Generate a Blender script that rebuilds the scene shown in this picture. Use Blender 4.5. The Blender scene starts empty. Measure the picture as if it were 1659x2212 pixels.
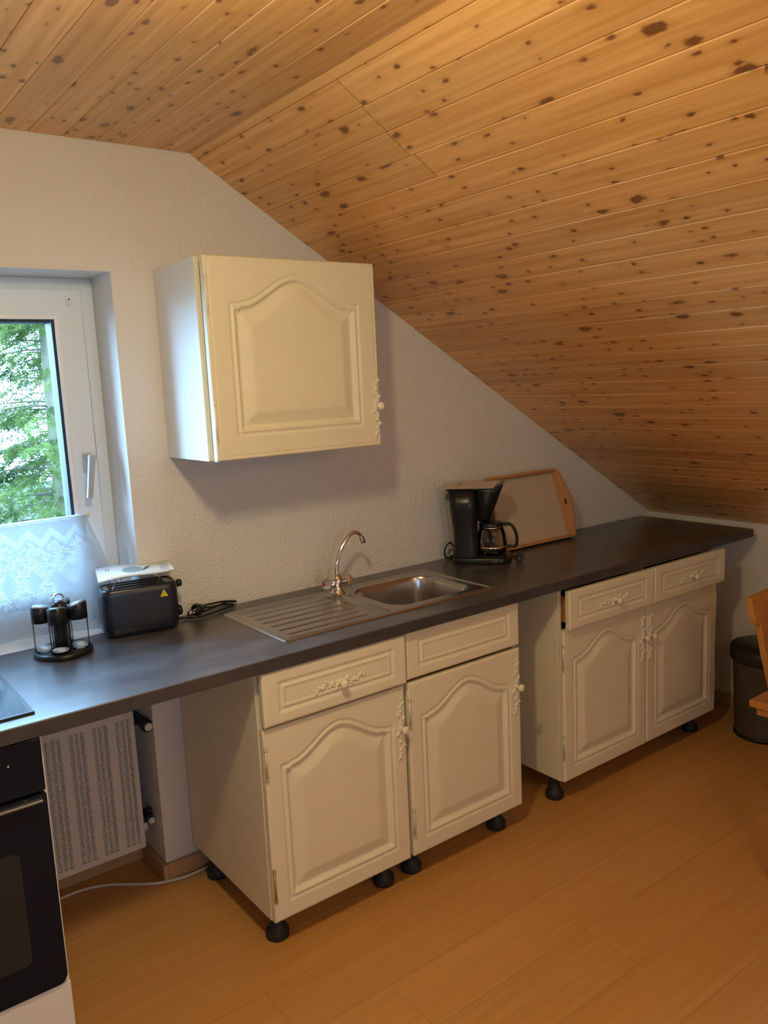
import bpy, bmesh, math, random
import numpy as np
from mathutils import Vector, Matrix

# ------------------------------------------------------------------ camera, sky, lights, exposure
S = bpy.context.scene
COL = S.collection
cam_d = bpy.data.cameras.new('camera')
cam = bpy.data.objects.new('camera', cam_d)
COL.objects.link(cam)
cam.location = (-0.7038, -2.5475, 1.6459)
cam.rotation_euler = (1.4124, 0.0460, -0.6476)
cam_d.sensor_fit = 'VERTICAL'
cam_d.sensor_height = 24.0
cam_d.lens = 24.0 * 1781.4 / 2212.0
cam_d.clip_start = 0.02
cam_d.clip_end = 200
S.camera = cam

SKY_STRENGTH = 34.0
LAMP_W = 17.0
FILL_GLOBE_W = 15.0  # strength of the unseen globe added for warm fill
LAMP_DOWN_W = 6.5
LAMP_COL = (1.0, .86, .50)
S.view_settings.view_transform = 'Standard'
S.view_settings.look = 'None'
S.view_settings.gamma = 1.0
S.view_settings.exposure = 0.0
S.view_settings.use_curve_mapping = False

wd = bpy.data.worlds.new('sky')
S.world = wd
wd.use_nodes = True
wn = wd.node_tree
bg = wn.nodes['Background']
bg.inputs['Color'].default_value = (0.37, 0.63, 1.0, 1)
bg.inputs['Strength'].default_value = SKY_STRENGTH

# key dimensions (metres). x runs along the kitchen wall, the wall is y = 0, floor z = 0
H = 0.9037            # worktop top
TH = 0.038
XR = 2.831            # right end of worktop
ZC = 2.382            # flat ceiling
XS = 0.4906           # where the slope starts
XK = 2.900            # knee wall
ZK = 0.9153           # top of the knee wall
NX = 0.2034           # right side of window niche
NXL = -1.10
NZ = 2.0083
HB = 0.0977           # underside of base cabinets
YF = -0.575           # door fronts
XL = -2.6
YB = -4.2

# light portal in the window opening (only guides sampling of the sky)
pl = bpy.data.lights.new('window_portal', 'AREA')
pl.shape = 'RECTANGLE'
pl.size = 1.15
pl.size_y = 1.15
pl.cycles.is_portal = True
plo = bpy.data.objects.new('window_portal', pl)
COL.objects.link(plo)
plo.location = (-0.45, 0.40, 1.45)
plo.rotation_euler = (math.radians(-90), 0, 0)
pl2 = pl.copy(); pl2.size = .48; pl2.size_y = .48
plo2 = bpy.data.objects.new('window_portal', pl2); COL.objects.link(plo2)
plo2.location = (-0.975, YB - .15, 1.525); plo2.rotation_euler = (math.radians(90), 0, 0)

# ------------------------------------------------------------------ helpers
def tag(o, label=None, cat=None, group=None, kind=None):
    if label: o['label'] = label
    if cat: o['category'] = cat
    if group: o['group'] = group
    if kind: o['kind'] = kind
    return o

def empty(name, loc, rotz=0.0, label=None, cat=None, group=None):
    o = bpy.data.objects.new(name, None)
    COL.objects.link(o)
    o.location = loc
    o.rotation_euler = (0, 0, rotz)
    o.empty_display_size = 0.05
    return tag(o, label, cat, group)

class MB:
    """collects geometry, then links it as one mesh object"""
    def __init__(s):
        s.v = []; s.f = []; s.m = []; s.sm = []
    def add(s, vs, fs, mi=0, smooth=False):
        b = len(s.v)
        s.v += [tuple(map(float, q)) for q in vs]
        for f in fs:
            s.f.append(tuple(b + i for i in f)); s.m.append(mi); s.sm.append(smooth)
        return s
    def box(s, x0, x1, y0, y1, z0, z1, mi=0):
        vs = [(x, y, z) for x in (x0, x1) for y in (y0, y1) for z in (z0, z1)]
        return s.add(vs, [(0, 1, 3, 2), (4, 6, 7, 5), (0, 4, 5, 1), (2, 3, 7, 6), (0, 2, 6, 4), (1, 5, 7, 3)], mi)
    def hexa(s, pts, mi=0):      # 8 points, bottom 4 ccw then top 4 ccw
        return s.add(pts, [(3, 2, 1, 0), (4, 5, 6, 7), (0, 1, 5, 4), (1, 2, 6, 5), (2, 3, 7, 6), (3, 0, 4, 7)], mi)
    def lathe(s, prof, c=(0, 0, 0), axis=(0, 0, 1), n=32, mi=0, smooth=True, sy=1.0, open_top=False):
        c = Vector(c); a = Vector(axis).normalized()
        t = Vector((1, 0, 0)) if abs(a.x) < .9 else Vector((0, 1, 0))
        u = (t - a * t.dot(a)).normalized(); w = a.cross(u)
        vs = []
        for r, h in prof:
            for k in range(n):
                an = 2 * math.pi * k / n
                vs.append(c + a * h + u * (r * math.cos(an)) + w * (r * sy * math.sin(an)))
        fs = []
        for i in range(len(prof) - 1):
            for k in range(n):
                k2 = (k + 1) % n
                fs.append((i * n + k, i * n + k2, (i + 1) * n + k2, (i + 1) * n + k))
        s.add(vs, fs, mi, smooth)
        if prof[0][0] > 1e-5: s.add(vs[:n], [tuple(reversed(range(n)))], mi)
        if prof[-1][0] > 1e-5 and not open_top: s.add(vs[-n:], [tuple(range(n))], mi)
        return s
    def cyl(s, p0, p1, r0, r1=None, n=24, mi=0):
        r1 = r0 if r1 is None else r1
        d = Vector(p1) - Vector(p0)
        return s.lathe([(r0, 0), (r1, d.length)], p0, d, n, mi)
    def tube(s, pts, r, n=10, mi=0, closed=False):
        P = [Vector(q) for q in pts]
        m = len(P); rs = r if isinstance(r, (list, tuple)) else [r] * m
        tn = []
        for i in range(m):
            a = P[max(i - 1, 0)]; b = P[min(i + 1, m - 1)]
            tn.append((b - a).normalized())
        ref = Vector((0, 0, 1)) if abs(tn[0].z) < .9 else Vector((1, 0, 0))
        u = (ref - tn[0] * ref.dot(tn[0])).normalized()
        vs = []
        for i in range(m):
            u = (u - tn[i] * u.dot(tn[i])).normalized(); w = tn[i].cross(u)
            for k in range(n):
                an = 2 * math.pi * k / n
                vs.append(P[i] + (u * math.cos(an) + w * math.sin(an)) * rs[i])
        fs = [(i * n + k, i * n + (k + 1) % n, (i + 1) * n + (k + 1) % n, (i + 1) * n + k) for i in range(m - 1) for k in range(n)]
        s.add(vs, fs, mi, True)
        s.add(vs[:n], [tuple(reversed(range(n)))], mi); s.add(vs[-n:], [tuple(range(n))], mi)
        return s
    def ball(s, c, r, mi=0, n=12, sc=(1, 1, 1), rot=None):
        vs = []; fs = []; R = rot or Matrix.Identity(3); m = n // 2
        for i in range(m + 1):
            th = math.pi * i / m
            for k in range(n):
                ph = 2 * math.pi * k / n
                q = Vector((math.sin(th) * math.cos(ph) * sc[0], math.sin(th) * math.sin(ph) * sc[1], math.cos(th) * sc[2])) * r
                vs.append(Vector(c) + R @ q)
        for i in range(m):
            for k in range(n):
                fs.append((i * n + k, (i + 1) * n + k, (i + 1) * n + (k + 1) % n, i * n + (k + 1) % n))
        return s.add(vs, fs, mi, True)
    def prism(s, poly, axis, a, b, mi=0, smooth=False):
        """poly: 2D points (p,q); axis 'x': (y,z) 'y': (x,z) 'z': (x,y)"""
        def mk(p, t):
            return (t, p[0], p[1]) if axis == 'x' else (p[0], t, p[1]) if axis == 'y' else (p[0], p[1], t)
        n = len(poly); vs = [mk(p, a) for p in poly] + [mk(p, b) for p in poly]
        s.add(vs, [(i, (i + 1) % n, n + (i + 1) % n, n + i) for i in range(n)], mi, smooth)
        s.add(vs, [tuple(reversed(range(n))), tuple(range(n, 2 * n))], mi)
        return s
    def build(s, name, mat, parent=None, bevel=0.0, seg=2, off=None, loc=None, smooth_angle=None):
        me = bpy.data.meshes.new(name)
        vs = s.v
        if off: vs = [(x - off[0], y - off[1], z - off[2]) for x, y, z in vs]
        me.from_pydata(vs, [], s.f)
        mats = mat if isinstance(mat, (list, tuple)) else [mat]
        for m in mats: me.materials.append(m)
        me.polygons.foreach_set('material_index', s.m)
        me.polygons.foreach_set('use_smooth', s.sm)
        bm = bmesh.new(); bm.from_mesh(me)
        bmesh.ops.remove_doubles(bm, verts=bm.verts, dist=1e-6)
        bmesh.ops.recalc_face_normals(bm, faces=bm.faces)
        bm.to_mesh(me); bm.free()
        me.update()
        o = bpy.data.objects.new(name, me)
        COL.objects.link(o)
        if parent: o.parent = parent
        if loc: o.location = loc
        if bevel:
            md = o.modifiers.new('bevel', 'BEVEL'); md.width = bevel; md.segments = seg
            md.limit_method = 'ANGLE'; md.angle_limit = math.radians(40)
            md.harden_normals = False
        return o

def grid_mesh(X, Y, Z):
    """arrays (n,m) -> verts, faces"""
    n, m = X.shape
    vs = np.stack([X, Y, Z], -1).reshape(-1, 3)
    i = np.arange(n - 1)[:, None] * m + np.arange(m - 1)[None, :]
    fs = np.stack([i, i + m, i + m + 1, i + 1], -1).reshape(-1, 4)
    return vs.tolist(), fs.tolist()

# ------------------------------------------------------------------ materials
def mat(name, col, rough=0.5, metal=0.0, spec=0.5, bump=None, var=None, coat=0.0, trans=0.0, alpha=None, ior=1.45):
    m = bpy.data.materials.new(name); m.use_nodes = True
    nt = m.node_tree; b = nt.nodes['Principled BSDF']
    b.inputs['Base Color'].default_value = (*col, 1)
    b.inputs['Roughness'].default_value = rough
    b.inputs['Metallic'].default_value = metal
    b.inputs['Specular IOR Level'].default_value = spec
    b.inputs['Coat Weight'].default_value = coat
    b.inputs['Transmission Weight'].default_value = trans
    b.inputs['IOR'].default_value = ior
    tc = nt.nodes.new('ShaderNodeTexCoord')
    if var:            # (scale vec, col2, lo, hi)
        sc, c2, lo, hi = var
        mp = nt.nodes.new('ShaderNodeMapping'); mp.inputs['Scale'].default_value = sc
        nz = nt.nodes.new('ShaderNodeTexNoise'); nz.inputs['Scale'].default_value = 1.0; nz.inputs['Detail'].default_value = 8
        nz.inputs['Roughness'].default_value = 0.6
        nt.links.new(tc.outputs['Object'], mp.inputs['Vector']); nt.links.new(mp.outputs[0], nz.inputs['Vector'])
        cr = nt.nodes.new('ShaderNodeValToRGB')
        cr.color_ramp.elements[0].position = lo; cr.color_ramp.elements[0].color = (*col, 1)
        cr.color_ramp.elements[1].position = hi; cr.color_ramp.elements[1].color = (*c2, 1)
        nt.links.new(nz.outputs['Fac'], cr.inputs['Fac']); nt.links.new(cr.outputs['Color'], b.inputs['Base Color'])
    if bump:           # (scale, strength, dist)
        nz = nt.nodes.new('ShaderNodeTexNoise'); nz.inputs['Scale'].default_value = bump[0]; nz.inputs['Detail'].default_value = 4
        nt.links.new(tc.outputs['Object'], nz.inputs['Vector'])
        bp = nt.nodes.new('ShaderNodeBump'); bp.inputs['Strength'].default_value = bump[1]; bp.inputs['Distance'].default_value = bump[2]
        nt.links.new(nz.outputs['Fac'], bp.inputs['Height']); nt.links.new(bp.outputs['Normal'], b.inputs['Normal'])
    return m

M_wall = mat('plaster', (0.80, 0.765, 0.72), 0.9, spec=0.2, bump=(110, 0.8, 0.008))
M_cream = mat('cream_paint', (0.83, 0.76, 0.56), 0.42, spec=0.4, bump=(60, 0.08, 0.001), var=((7, 7, 7), (0.80, 0.73, 0.53), 0.35, 0.7))
M_white = mat('white_laminate', (0.82, 0.82, 0.79), 0.4)
M_pvc = mat('window_plastic', (0.76, 0.84, 0.92), 0.3)
M_counter = mat('dark_stone_laminate', (0.052, 0.048, 0.052), 0.28, spec=1.0, var=((5, 9, 9), (0.115, 0.107, 0.112), 0.36, 0.68), bump=(240, 0.08, 0.001))
M_edge = mat('worktop_edge', (0.045, 0.038, 0.038), 0.5, var=((6, 12, 12), (0.075, 0.066, 0.066), 0.35, 0.7))
M_steel = mat('brushed_steel', (0.50, 0.475, 0.455), 0.27, metal=1.0, bump=(300, 0.05, 0.0005))
M_chrome = mat('chrome', (0.80, 0.80, 0.80), 0.07, metal=1.0)
M_hinge = mat('painted_hinge', (0.72, 0.66, 0.52), 0.35, metal=0.35)
M_brass = mat('worn_brass_hinge', (0.55, 0.40, 0.20), 0.4, metal=0.7)
M_black = mat('black_plastic', (0.012, 0.013, 0.016), 0.28, spec=0.5)
M_blackm = mat('matt_black_plastic', (0.018, 0.018, 0.02), 0.55)
M_toaster = mat('toaster_black', (0.010, 0.015, 0.030), 0.30, spec=0.7)
M_gloss = mat('black_glass', (0.006, 0.010, 0.022), 0.10, spec=0.22)  # slightly blue base stands in for blue haze over the oven front
M_hob = mat('hob_glass', (0.010, 0.011, 0.014), 0.10, spec=0.9)
M_ovenw = mat('oven_window', (0.030, 0.030, 0.034), 0.2, spec=0.2)
M_darkin = mat('dark_interior', (0.02, 0.018, 0.016), 0.9)
M_drawerwood = mat('drawer_side', (0.42, 0.17, 0.055), 0.5, var=((3, 3, 40), (0.50, 0.22, 0.08), 0.3, 0.7))
M_beech = mat('beech_skirting', (0.45, 0.27, 0.13), 0.45, var=((3, 3, 60), (0.52, 0.33, 0.17), 0.3, 0.7))
M_pinefurn = mat('pine_furniture', (0.52, 0.21, 0.045), 0.38, var=((4, 40, 40), (0.62, 0.28, 0.07), 0.3, 0.7), coat=0.2)
M_traywood = mat('tray_wood', (0.52, 0.24, 0.09), 0.45, var=((4, 4, 50), (0.60, 0.30, 0.12), 0.3, 0.7))
M_traywhite = mat('tray_panel', (0.60, 0.50, 0.36), 0.4)
M_paper = mat('paper', (0.82, 0.84, 0.82), 0.6)
M_printgrey = mat('print_grey', (0.33, 0.42, 0.45), 0.6)
M_printdark = mat('print_dark', (0.10, 0.13, 0.15), 0.6)
M_paperpink = mat('leaflet_paper', (0.66, 0.54, 0.44), 0.6)
M_yellow = mat('warning_yellow', (0.80, 0.60, 0.04), 0.4)
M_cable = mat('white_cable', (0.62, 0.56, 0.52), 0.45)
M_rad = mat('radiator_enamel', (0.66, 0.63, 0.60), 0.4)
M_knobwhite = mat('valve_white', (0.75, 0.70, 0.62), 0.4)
M_red = mat('tap_red', (0.45, 0.03, 0.03), 0.3)
M_blue = mat('tap_blue', (0.03, 0.10, 0.45), 0.3)
M_bin = mat('bin_body', (0.085, 0.068, 0.056), 0.42, spec=0.5)
M_bark = mat('bark', (0.055, 0.048, 0.028), 0.9, var=((6, 6, 2), (0.13, 0.12, 0.07), 0.35, 0.65), bump=(30, 0.6, 0.02))
M_twig = mat('twig_bark', (.05, .04, .025), .9)

def glass(name, tint=(1, 1, 1), refl=0.10):
    m = bpy.data.materials.new(name); m.use_nodes = True; nt = m.node_tree
    for n in list(nt.nodes):
        if n.type != 'OUTPUT_MATERIAL': nt.nodes.remove(n)
    out = nt.nodes['Material Output']
    t = nt.nodes.new('ShaderNodeBsdfTransparent'); t.inputs['Color'].default_value = (*tint, 1)
    g = nt.nodes.new('ShaderNodeBsdfGlossy'); g.inputs['Roughness'].default_value = 0.02
    lw = nt.nodes.new('ShaderNodeLayerWeight'); lw.inputs['Blend'].default_value = refl
    mx = nt.nodes.new('ShaderNodeMixShader')
    nt.links.new(lw.outputs['Fresnel'], mx.inputs['Fac']); nt.links.new(t.outputs[0], mx.inputs[1]); nt.links.new(g.outputs[0], mx.inputs[2])
    nt.links.new(mx.outputs[0], out.inputs['Surface'])
    return m
M_pane = glass('window_glass', (0.93, 0.98, 0.97), 0.12)
M_jar = glass('jar_glass', (0.97, 0.98, 0.99), 0.12)
M_carafe = glass('carafe_glass', (0.90, 0.84, 0.80), 0.25)
M_crystal = mat('clear_knob', (0.9, 0.92, 0.95), 0.05, trans=0.85)

def math_node(nt, op, a, b=None, c=None):
    n = nt.nodes.new('ShaderNodeMath'); n.operation = op
    for i, q in enumerate((a, b, c)):
        if q is None: continue
        if isinstance(q, (int, float)): n.inputs[i].default_value = q
        else: nt.links.new(q, n.inputs[i])
    return n.outputs[0]

def wood_boards(name, c_light, c_dark, c_knot, knots=True, rough=0.4, per_board=0.5, board_attr=True, coat=0.25):
    """uv: u = position across boards in metres (board index in attribute), v = along the boards in metres"""
    m = bpy.data.materials.new(name); m.use_nodes = True; nt = m.node_tree; L = nt.links.new
    b = nt.nodes['Principled BSDF']; b.inputs['Roughness'].default_value = rough; b.inputs['Coat Weight'].default_value = coat
    b.inputs['Coat Roughness'].default_value = 0.25
    uv = nt.nodes.new('ShaderNodeUVMap'); uv.uv_map = 'UVMap'
    at = nt.nodes.new('ShaderNodeAttribute'); at.attribute_name = 'board'
    sep = nt.nodes.new('ShaderNodeSeparateXYZ'); L(uv.outputs['UV'], sep.inputs[0])
    u, v = sep.outputs[0], sep.outputs[1]
    rnd = nt.nodes.new('ShaderNodeTexWhiteNoise'); rnd.noise_dimensions = '1D'; L(at.outputs['Fac'], rnd.inputs['W'])
    r = rnd.outputs['Value']
    off = math_node(nt, 'MULTIPLY', r, 37.0)
    v2 = math_node(nt, 'ADD', v, off)
    # grain
    cg = nt.nodes.new('ShaderNodeCombineXYZ')
    L(math_node(nt, 'MULTIPLY', u, 55.0), cg.inputs[0]); L(math_node(nt, 'MULTIPLY', v2, 1.6), cg.inputs[1]); L(off, cg.inputs[2])
    ng = nt.nodes.new('ShaderNodeTexNoise'); ng.inputs['Scale'].default_value = 1.0; ng.inputs['Detail'].default_value = 5; ng.inputs['Distortion'].default_value = 0.5
    L(cg.outputs[0], ng.inputs['Vector'])
    cr = nt.nodes.new('ShaderNodeValToRGB')
    cr.color_ramp.elements[0].position = 0.30; cr.color_ramp.elements[0].color = (*c_dark, 1)
    cr.color_ramp.elements[1].position = 0.68; cr.color_ramp.elements[1].color = (*c_light, 1)
    L(ng.outputs['Fac'], cr.inputs['Fac'])
    # per board tone
    hs = nt.nodes.new('ShaderNodeHueSaturation'); L(cr.outputs['Color'], hs.inputs['Color'])
    L(math_node(nt, 'ADD', math_node(nt, 'MULTIPLY', r, per_board), 1.0 - per_board * 0.5), hs.inputs['Value'])
    colr = hs.outputs['Color']
    if knots:
        for sc_u, sc_v, thr, soft, lo in ((9.5, 6.2, 0.125, 0.07, 0.60), (19.0, 13.0, 0.10, 0.10, 0.68)):
            cv = nt.nodes.new('ShaderNodeCombineXYZ')
            L(math_node(nt, 'MULTIPLY', u, sc_u * 1.25), cv.inputs[0]); L(math_node(nt, 'MULTIPLY', v2, sc_v), cv.inputs[1]); L(math_node(nt, 'MULTIPLY', r, 3.0), cv.inputs[2])
            vo = nt.nodes.new('ShaderNodeTexVoronoi'); vo.voronoi_dimensions = '2D'; vo.inputs['Scale'].default_value = 1.0; vo.inputs['Randomness'].default_value = 0.9
            L(cv.outputs[0], vo.inputs['Vector'])
            # only some cells carry a knot
            sc = nt.nodes.new('ShaderNodeSeparateColor'); L(vo.outputs['Color'], sc.inputs[0])
            gate = math_node(nt, 'GREATER_THAN', sc.outputs[0], lo)
            nz = nt.nodes.new('ShaderNodeTexNoise'); nz.inputs['Scale'].default_value = 3.2; nz.inputs['Detail'].default_value = 3; L(cv.outputs[0], nz.inputs['Vector'])
            size = math_node(nt, 'MULTIPLY_ADD', sc.outputs[1], thr, thr * 0.25)
            dd = math_node(nt, 'SUBTRACT', math_node(nt, 'MULTIPLY_ADD', math_node(nt, 'SUBTRACT', nz.outputs['Fac'], 0.40), 0.38, vo.outputs['Distance']), size)
            mr = nt.nodes.new('ShaderNodeMapRange'); mr.inputs['From Min'].default_value = 0.0; mr.inputs['From Max'].default_value = soft
            mr.inputs['To Min'].default_value = 1.0; mr.inputs['To Max'].default_value = 0.0; L(dd, mr.inputs['Value'])
            fac = math_node(nt, 'MULTIPLY', math_node(nt, 'MULTIPLY', mr.outputs[0], gate), 0.85)
            mh = nt.nodes.new('ShaderNodeMapRange'); mh.inputs['From Min'].default_value = -0.02; mh.inputs['From Max'].default_value = soft * 3.2
            mh.inputs['To Min'].default_value = 0.42; mh.inputs['To Max'].default_value = 0.0; L(dd, mh.inputs['Value'])
            hx = nt.nodes.new('ShaderNodeMix'); hx.data_type = 'RGBA'
            L(math_node(nt, 'MULTIPLY', mh.outputs[0], gate), hx.inputs[0]); L(colr, hx.inputs[6]); hx.inputs[7].default_value = (0.50, 0.20, 0.06, 1)
            colr = hx.outputs[2]
            mx = nt.nodes.new('ShaderNodeMix'); mx.data_type = 'RGBA'
            L(fac, mx.inputs[0]); L(colr, mx.inputs[6]); mx.inputs[7].default_value = (*c_knot, 1)
            colr = mx.outputs[2]
    L(colr, b.inputs['Base Color'])
    bp = nt.nodes.new('ShaderNodeBump'); bp.inputs['Strength'].default_value = 0.15; bp.inputs['Distance'].default_value = 0.002
    L(ng.outputs['Fac'], bp.inputs['Height']); L(bp.outputs['Normal'], b.inputs['Normal'])
    return m

M_pine = wood_boards('pine_ceiling_boards', (0.88, 0.50, 0.185), (0.66, 0.315, 0.085), (0.16, 0.048, 0.015), rough=0.38, per_board=0.22)
M_floor = wood_boards('beech_laminate', (0.60, 0.31, 0.095), (0.53, 0.26, 0.072), (0.35, 0.15, 0.05), knots=False, rough=0.45, per_board=0.07, coat=0.05)

def uv_board_object(name, strips, material):
    """strips: list of (list of 4-corner quads with per-corner uv, board id)"""
    vs = []; fs = []; uvs = []; ids = []
    for quads, bid in strips:
        for q in quads:
            b = len(vs)
            for (p, uv) in q: vs.append(p); uvs.append(uv)
            fs.append(tuple(range(b, b + 4))); ids.append(bid)
    me = bpy.data.meshes.new(name); me.from_pydata(vs, [], fs); me.materials.append(material)
    ul = me.uv_layers.new(name='UVMap')
    ul.data.foreach_set('uv', np.array(uvs, float).ravel())
    at = me.attributes.new('board', 'FLOAT', 'FACE'); at.data.foreach_set('value', np.array(ids, float))
    me.update()
    o = bpy.data.objects.new(name, me); COL.objects.link(o)
    return o

# ------------------------------------------------------------------ room shell
# floor: laminate planks running towards the window wall's diagonal photo direction (along x)
strips = []
PW = 0.195; k = 0; y = YB
rng = random.Random(3)
while y < 0.30:
    x = XL - rng.random() * 1.2
    while x < XK:
        x1 = x + 1.28; g = 0.0003
        a, b_, c, d = max(x, XL) + g, min(x1, XK) - g, y + g, min(y + PW, 0.30) - g
        if b_ > a:
            strips.append(([[((a, c, 0), (c, a)), ((b_, c, 0), (c, b_)), ((b_, d, 0), (d, b_)), ((a, d, 0), (d, a))]], k)); k += 1
        x = x1
    y += PW
fl = uv_board_object('floor', strips, M_floor); tag(fl, kind='structure')
MB().box(XL, XK, YB, 0.30, -0.12, -0.002).build('floor', M_darkin)['kind'] = 'structure'

# ceiling: tongue and groove boards along y (flat part, right slope, left slope outside the frame)
strips = []
bid = [100]
def boards(P0, du, length, nrm, first, pitch, y0, y1, butts=None):
    """boards starting at parameter `first` along du"""
    P0 = Vector(P0); du = Vector(du).normalized(); nrm = Vector(nrm).normalized()
    u = first
    while u < length - 1e-6:
        a = max(u, 0); b = min(u + pitch, length)
        if b - a > 0.002:
            segs = [(y0, y1)]
            if butts:
                for (ulo, uhi, yb) in butts:
                    if ulo <= (a + b) / 2 <= uhi: segs = [(y0, yb), (yb, y1)]
            for (ya, yb2) in segs:
                g = 0.0032; e = 0.0006
                prof = [(a + e, 0.006), (a + e, 0.002), (a + g, 0), (b - g, 0), (b - e, 0.002), (b - e, 0.006)]
                qs = []
                for i in range(len(prof) - 1):
                    p1, p2 = prof[i], prof[i + 1]
                    A = P0 + du * p1[0] + nrm * p1[1]; B = P0 + du * p2[0] + nrm * p2[1]
                    yy = (ya + 0.0008, yb2 - 0.0008)
                    qs.append([((A.x, yy[0], A.z), (p1[0], yy[0])), ((B.x, yy[0], B.z), (p2[0], yy[0])),
                               ((B.x, yy[1], B.z), (p2[0], yy[1])), ((A.x, yy[1], A.z), (p1[0], yy[1]))])
                strips.append((qs, bid[0])); bid[0] += 1
        u += pitch
XSL = -1.9
boards((XSL, 0, ZC), (1, 0, 0), XS - XSL, (0, 0, 1), (-0.09 - XSL) % 0.096 - 0.096, 0.096, YB, 0.0)
sd = Vector((XK - XS, 0, ZK - ZC)); SL = sd.length; sn = Vector((ZC - ZK, 0, XK - XS))
boards((XS, 0, ZC), sd, SL, sn, 0.031 - 0.092, 0.0918, YB, 0.0, butts=[(0.03, 0.12, -0.80), (0.12, 0.215, -0.79), (0.215, 0.31, -0.785), (0.31, 0.40, -0.80), (1.0, 1.1, -2.4), (0.7, 0.8, -2.0)])
sl2 = Vector((XL - XSL, 0, -0.43))
boards((XSL, 0, ZC), sl2, sl2.length, Vector((0.43, 0, XL - XSL)) * -1, 0, 0.092, YB, 0.0)
ce = uv_board_object('ceiling', strips, M_pine); tag(ce, kind='structure')
m = MB()     # solid roof above the boards
u2 = sn.normalized() * 0.008; u3 = sn.normalized() * 0.12
m.hexa([(XSL - .1, YB, ZC + .008), (XS, YB, ZC + .008), (XS, 0, ZC + .008), (XSL - .1, 0, ZC + .008), (XSL - .1, YB, ZC + .13), (XS, YB, ZC + .13), (XS, 0, ZC + .13), (XSL - .1, 0, ZC + .13)])
a = Vector((XS, 0, ZC)); b = Vector((XK + .1, 0, ZK - .061))
m.hexa([(a.x, YB, a.z + .01), (b.x, YB, b.z + .01), (b.x, 0, b.z + .01), (a.x, 0, a.z + .01), (a.x, YB, a.z + .13), (b.x, YB, b.z + .13), (b.x, 0, b.z + .13), (a.x, 0, a.z + .13)])
m.hexa([(XL - .1, YB, ZC - .49), (XSL, YB, ZC + .01), (XSL, 0, ZC + .01), (XL - .1, 0, ZC - .49), (XL - .1, YB, ZC - .3), (XSL, YB, ZC + .13), (XSL, 0, ZC + .13), (XL - .1, 0, ZC - .3)])
m.build('ceiling', M_darkin)['kind'] = 'structure'

# kitchen wall with the window niche
def gable_top(x):
    if x < XSL: return ZC - (XSL - x) / (XSL - XL) * 0.43
    if x < XS: return ZC
    return ZC + (x - XS) / (XK - XS) * (ZK - ZC)
m = MB()
def wallpiece(poly, y0=0.0, y1=0.30): m.prism(poly, 'y', y0, y1)
e = 0.10
wallpiece([(XL - e, -0.1), (NXL, -0.1), (NXL, ZC + e), (XSL, ZC + e), (XL - e, ZC + e)])
wallpiece([(NXL, NZ), (NX, NZ), (NX, ZC + e), (NXL, ZC + e)])
wallpiece([(NX, -0.1), (XK + e, -0.1), (XK + e, ZK + 0.06), (XS + .1, ZC + e), (NX, ZC + e)])
wallpiece([(NXL, -0.1), (NX, -0.1), (NX, 0.868), (NXL, 0.868)], 0.20, 0.30)     # parapet under the window
m.build('wall_back', M_wall)['kind'] = 'structure'
m = MB(); m.box(XK, XK + .12, YB, 0.0, -0.1, ZK + .01); m.build('wall_right', M_wall)['kind'] = 'structure'
m = MB(); m.box(XL - .12, XL, YB, 0.0, -0.1, ZC); m.build('wall_left', M_wall)['kind'] = 'structure'
BX0, BX1, BZ0, BZ1 = -1.20, -0.75, 1.30, 1.75       # unseen window added behind the camera to let in soft fill light
m = MB(); m.box(XL - .12, BX0, YB - .12, YB, -0.1, ZC + .1); m.box(BX1, XK + .12, YB - .12, YB, -0.1, ZC + .1); m.box(BX0, BX1, YB - .12, YB, -0.1, BZ0); m.box(BX0, BX1, YB - .12, YB, BZ1, ZC + .1); m.build('wall_front', M_wall)['kind'] = 'structure'

# skirting
m = MB()
m.box(NX - .001, XK, -0.016, 0.0, 0, 0.062); m.box(XL, NXL, -0.016, 0.0, 0, 0.062)
m.build('baseboard_back', M_beech, bevel=0.003)['kind'] = 'structure'
m = MB(); m.box(NXL, NX, 0.184, 0.20, 0, 0.062); m.box(NX - .016, NX, -0.016, 0.184, 0, 0.062); m.box(NXL, NXL + .016, -0.016, 0.184, 0, 0.062)
m.build('baseboard_niche', M_beech, bevel=0.003)['kind'] = 'structure'
m = MB(); m.box(XK - .016, XK, YB, -0.016, 0, 0.062); m.build('baseboard_right', M_beech, bevel=0.003)['kind'] = 'structure'

# window sill board between worktop and window
m = MB(); m.box(NXL, NX, 0.002, 0.20, 0.868, 0.899)
m.build('trim_1', M_white, bevel=0.004)['kind'] = 'structure'

# ------------------------------------------------------------------ window
win = empty('window_1', (-0.45, 0.17, 0.90)); tag(win, kind='structure')
def WO(mb, name, material, parent=win, **k): return mb.build(name, material, parent, off=(-0.45, 0.17, 0.90) if parent is win else None, **k)
F0, F1 = NXL, NX
m = MB()
fw = 0.052
sx0, sx1, sz0, sz1 = -1.055, 0.162, 0.940, 1.972      # sash outer
gx0, gx1, gz0, gz1 = -0.965, 0.070, 1.030, 1.880      # glass opening
m = MB()
def ring(mb, ox0, ox1, oz0, oz1, ix0, ix1, iz0, iz1, y0, y1, mi=0):
    for (q, y) in (((ox0, ox1, oz0, oz1, ix0, ix1, iz0, iz1), None),):
        O = [(ox0, oz0), (ox1, oz0), (ox1, oz1), (ox0, oz1)]; I = [(ix0, iz0), (ix1, iz0), (ix1, iz1), (ix0, iz1)]
        for i in range(4):
            j = (i + 1) % 4
            mb.hexa([(O[i][0], y0, O[i][1]), (O[j][0], y0, O[j][1]), (I[j][0], y0, I[j][1]), (I[i][0], y0, I[i][1]),
                     (O[i][0], y1, O[i][1]), (O[j][0], y1, O[j][1]), (I[j][0], y1, I[j][1]), (I[i][0], y1, I[i][1])], mi)
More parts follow.
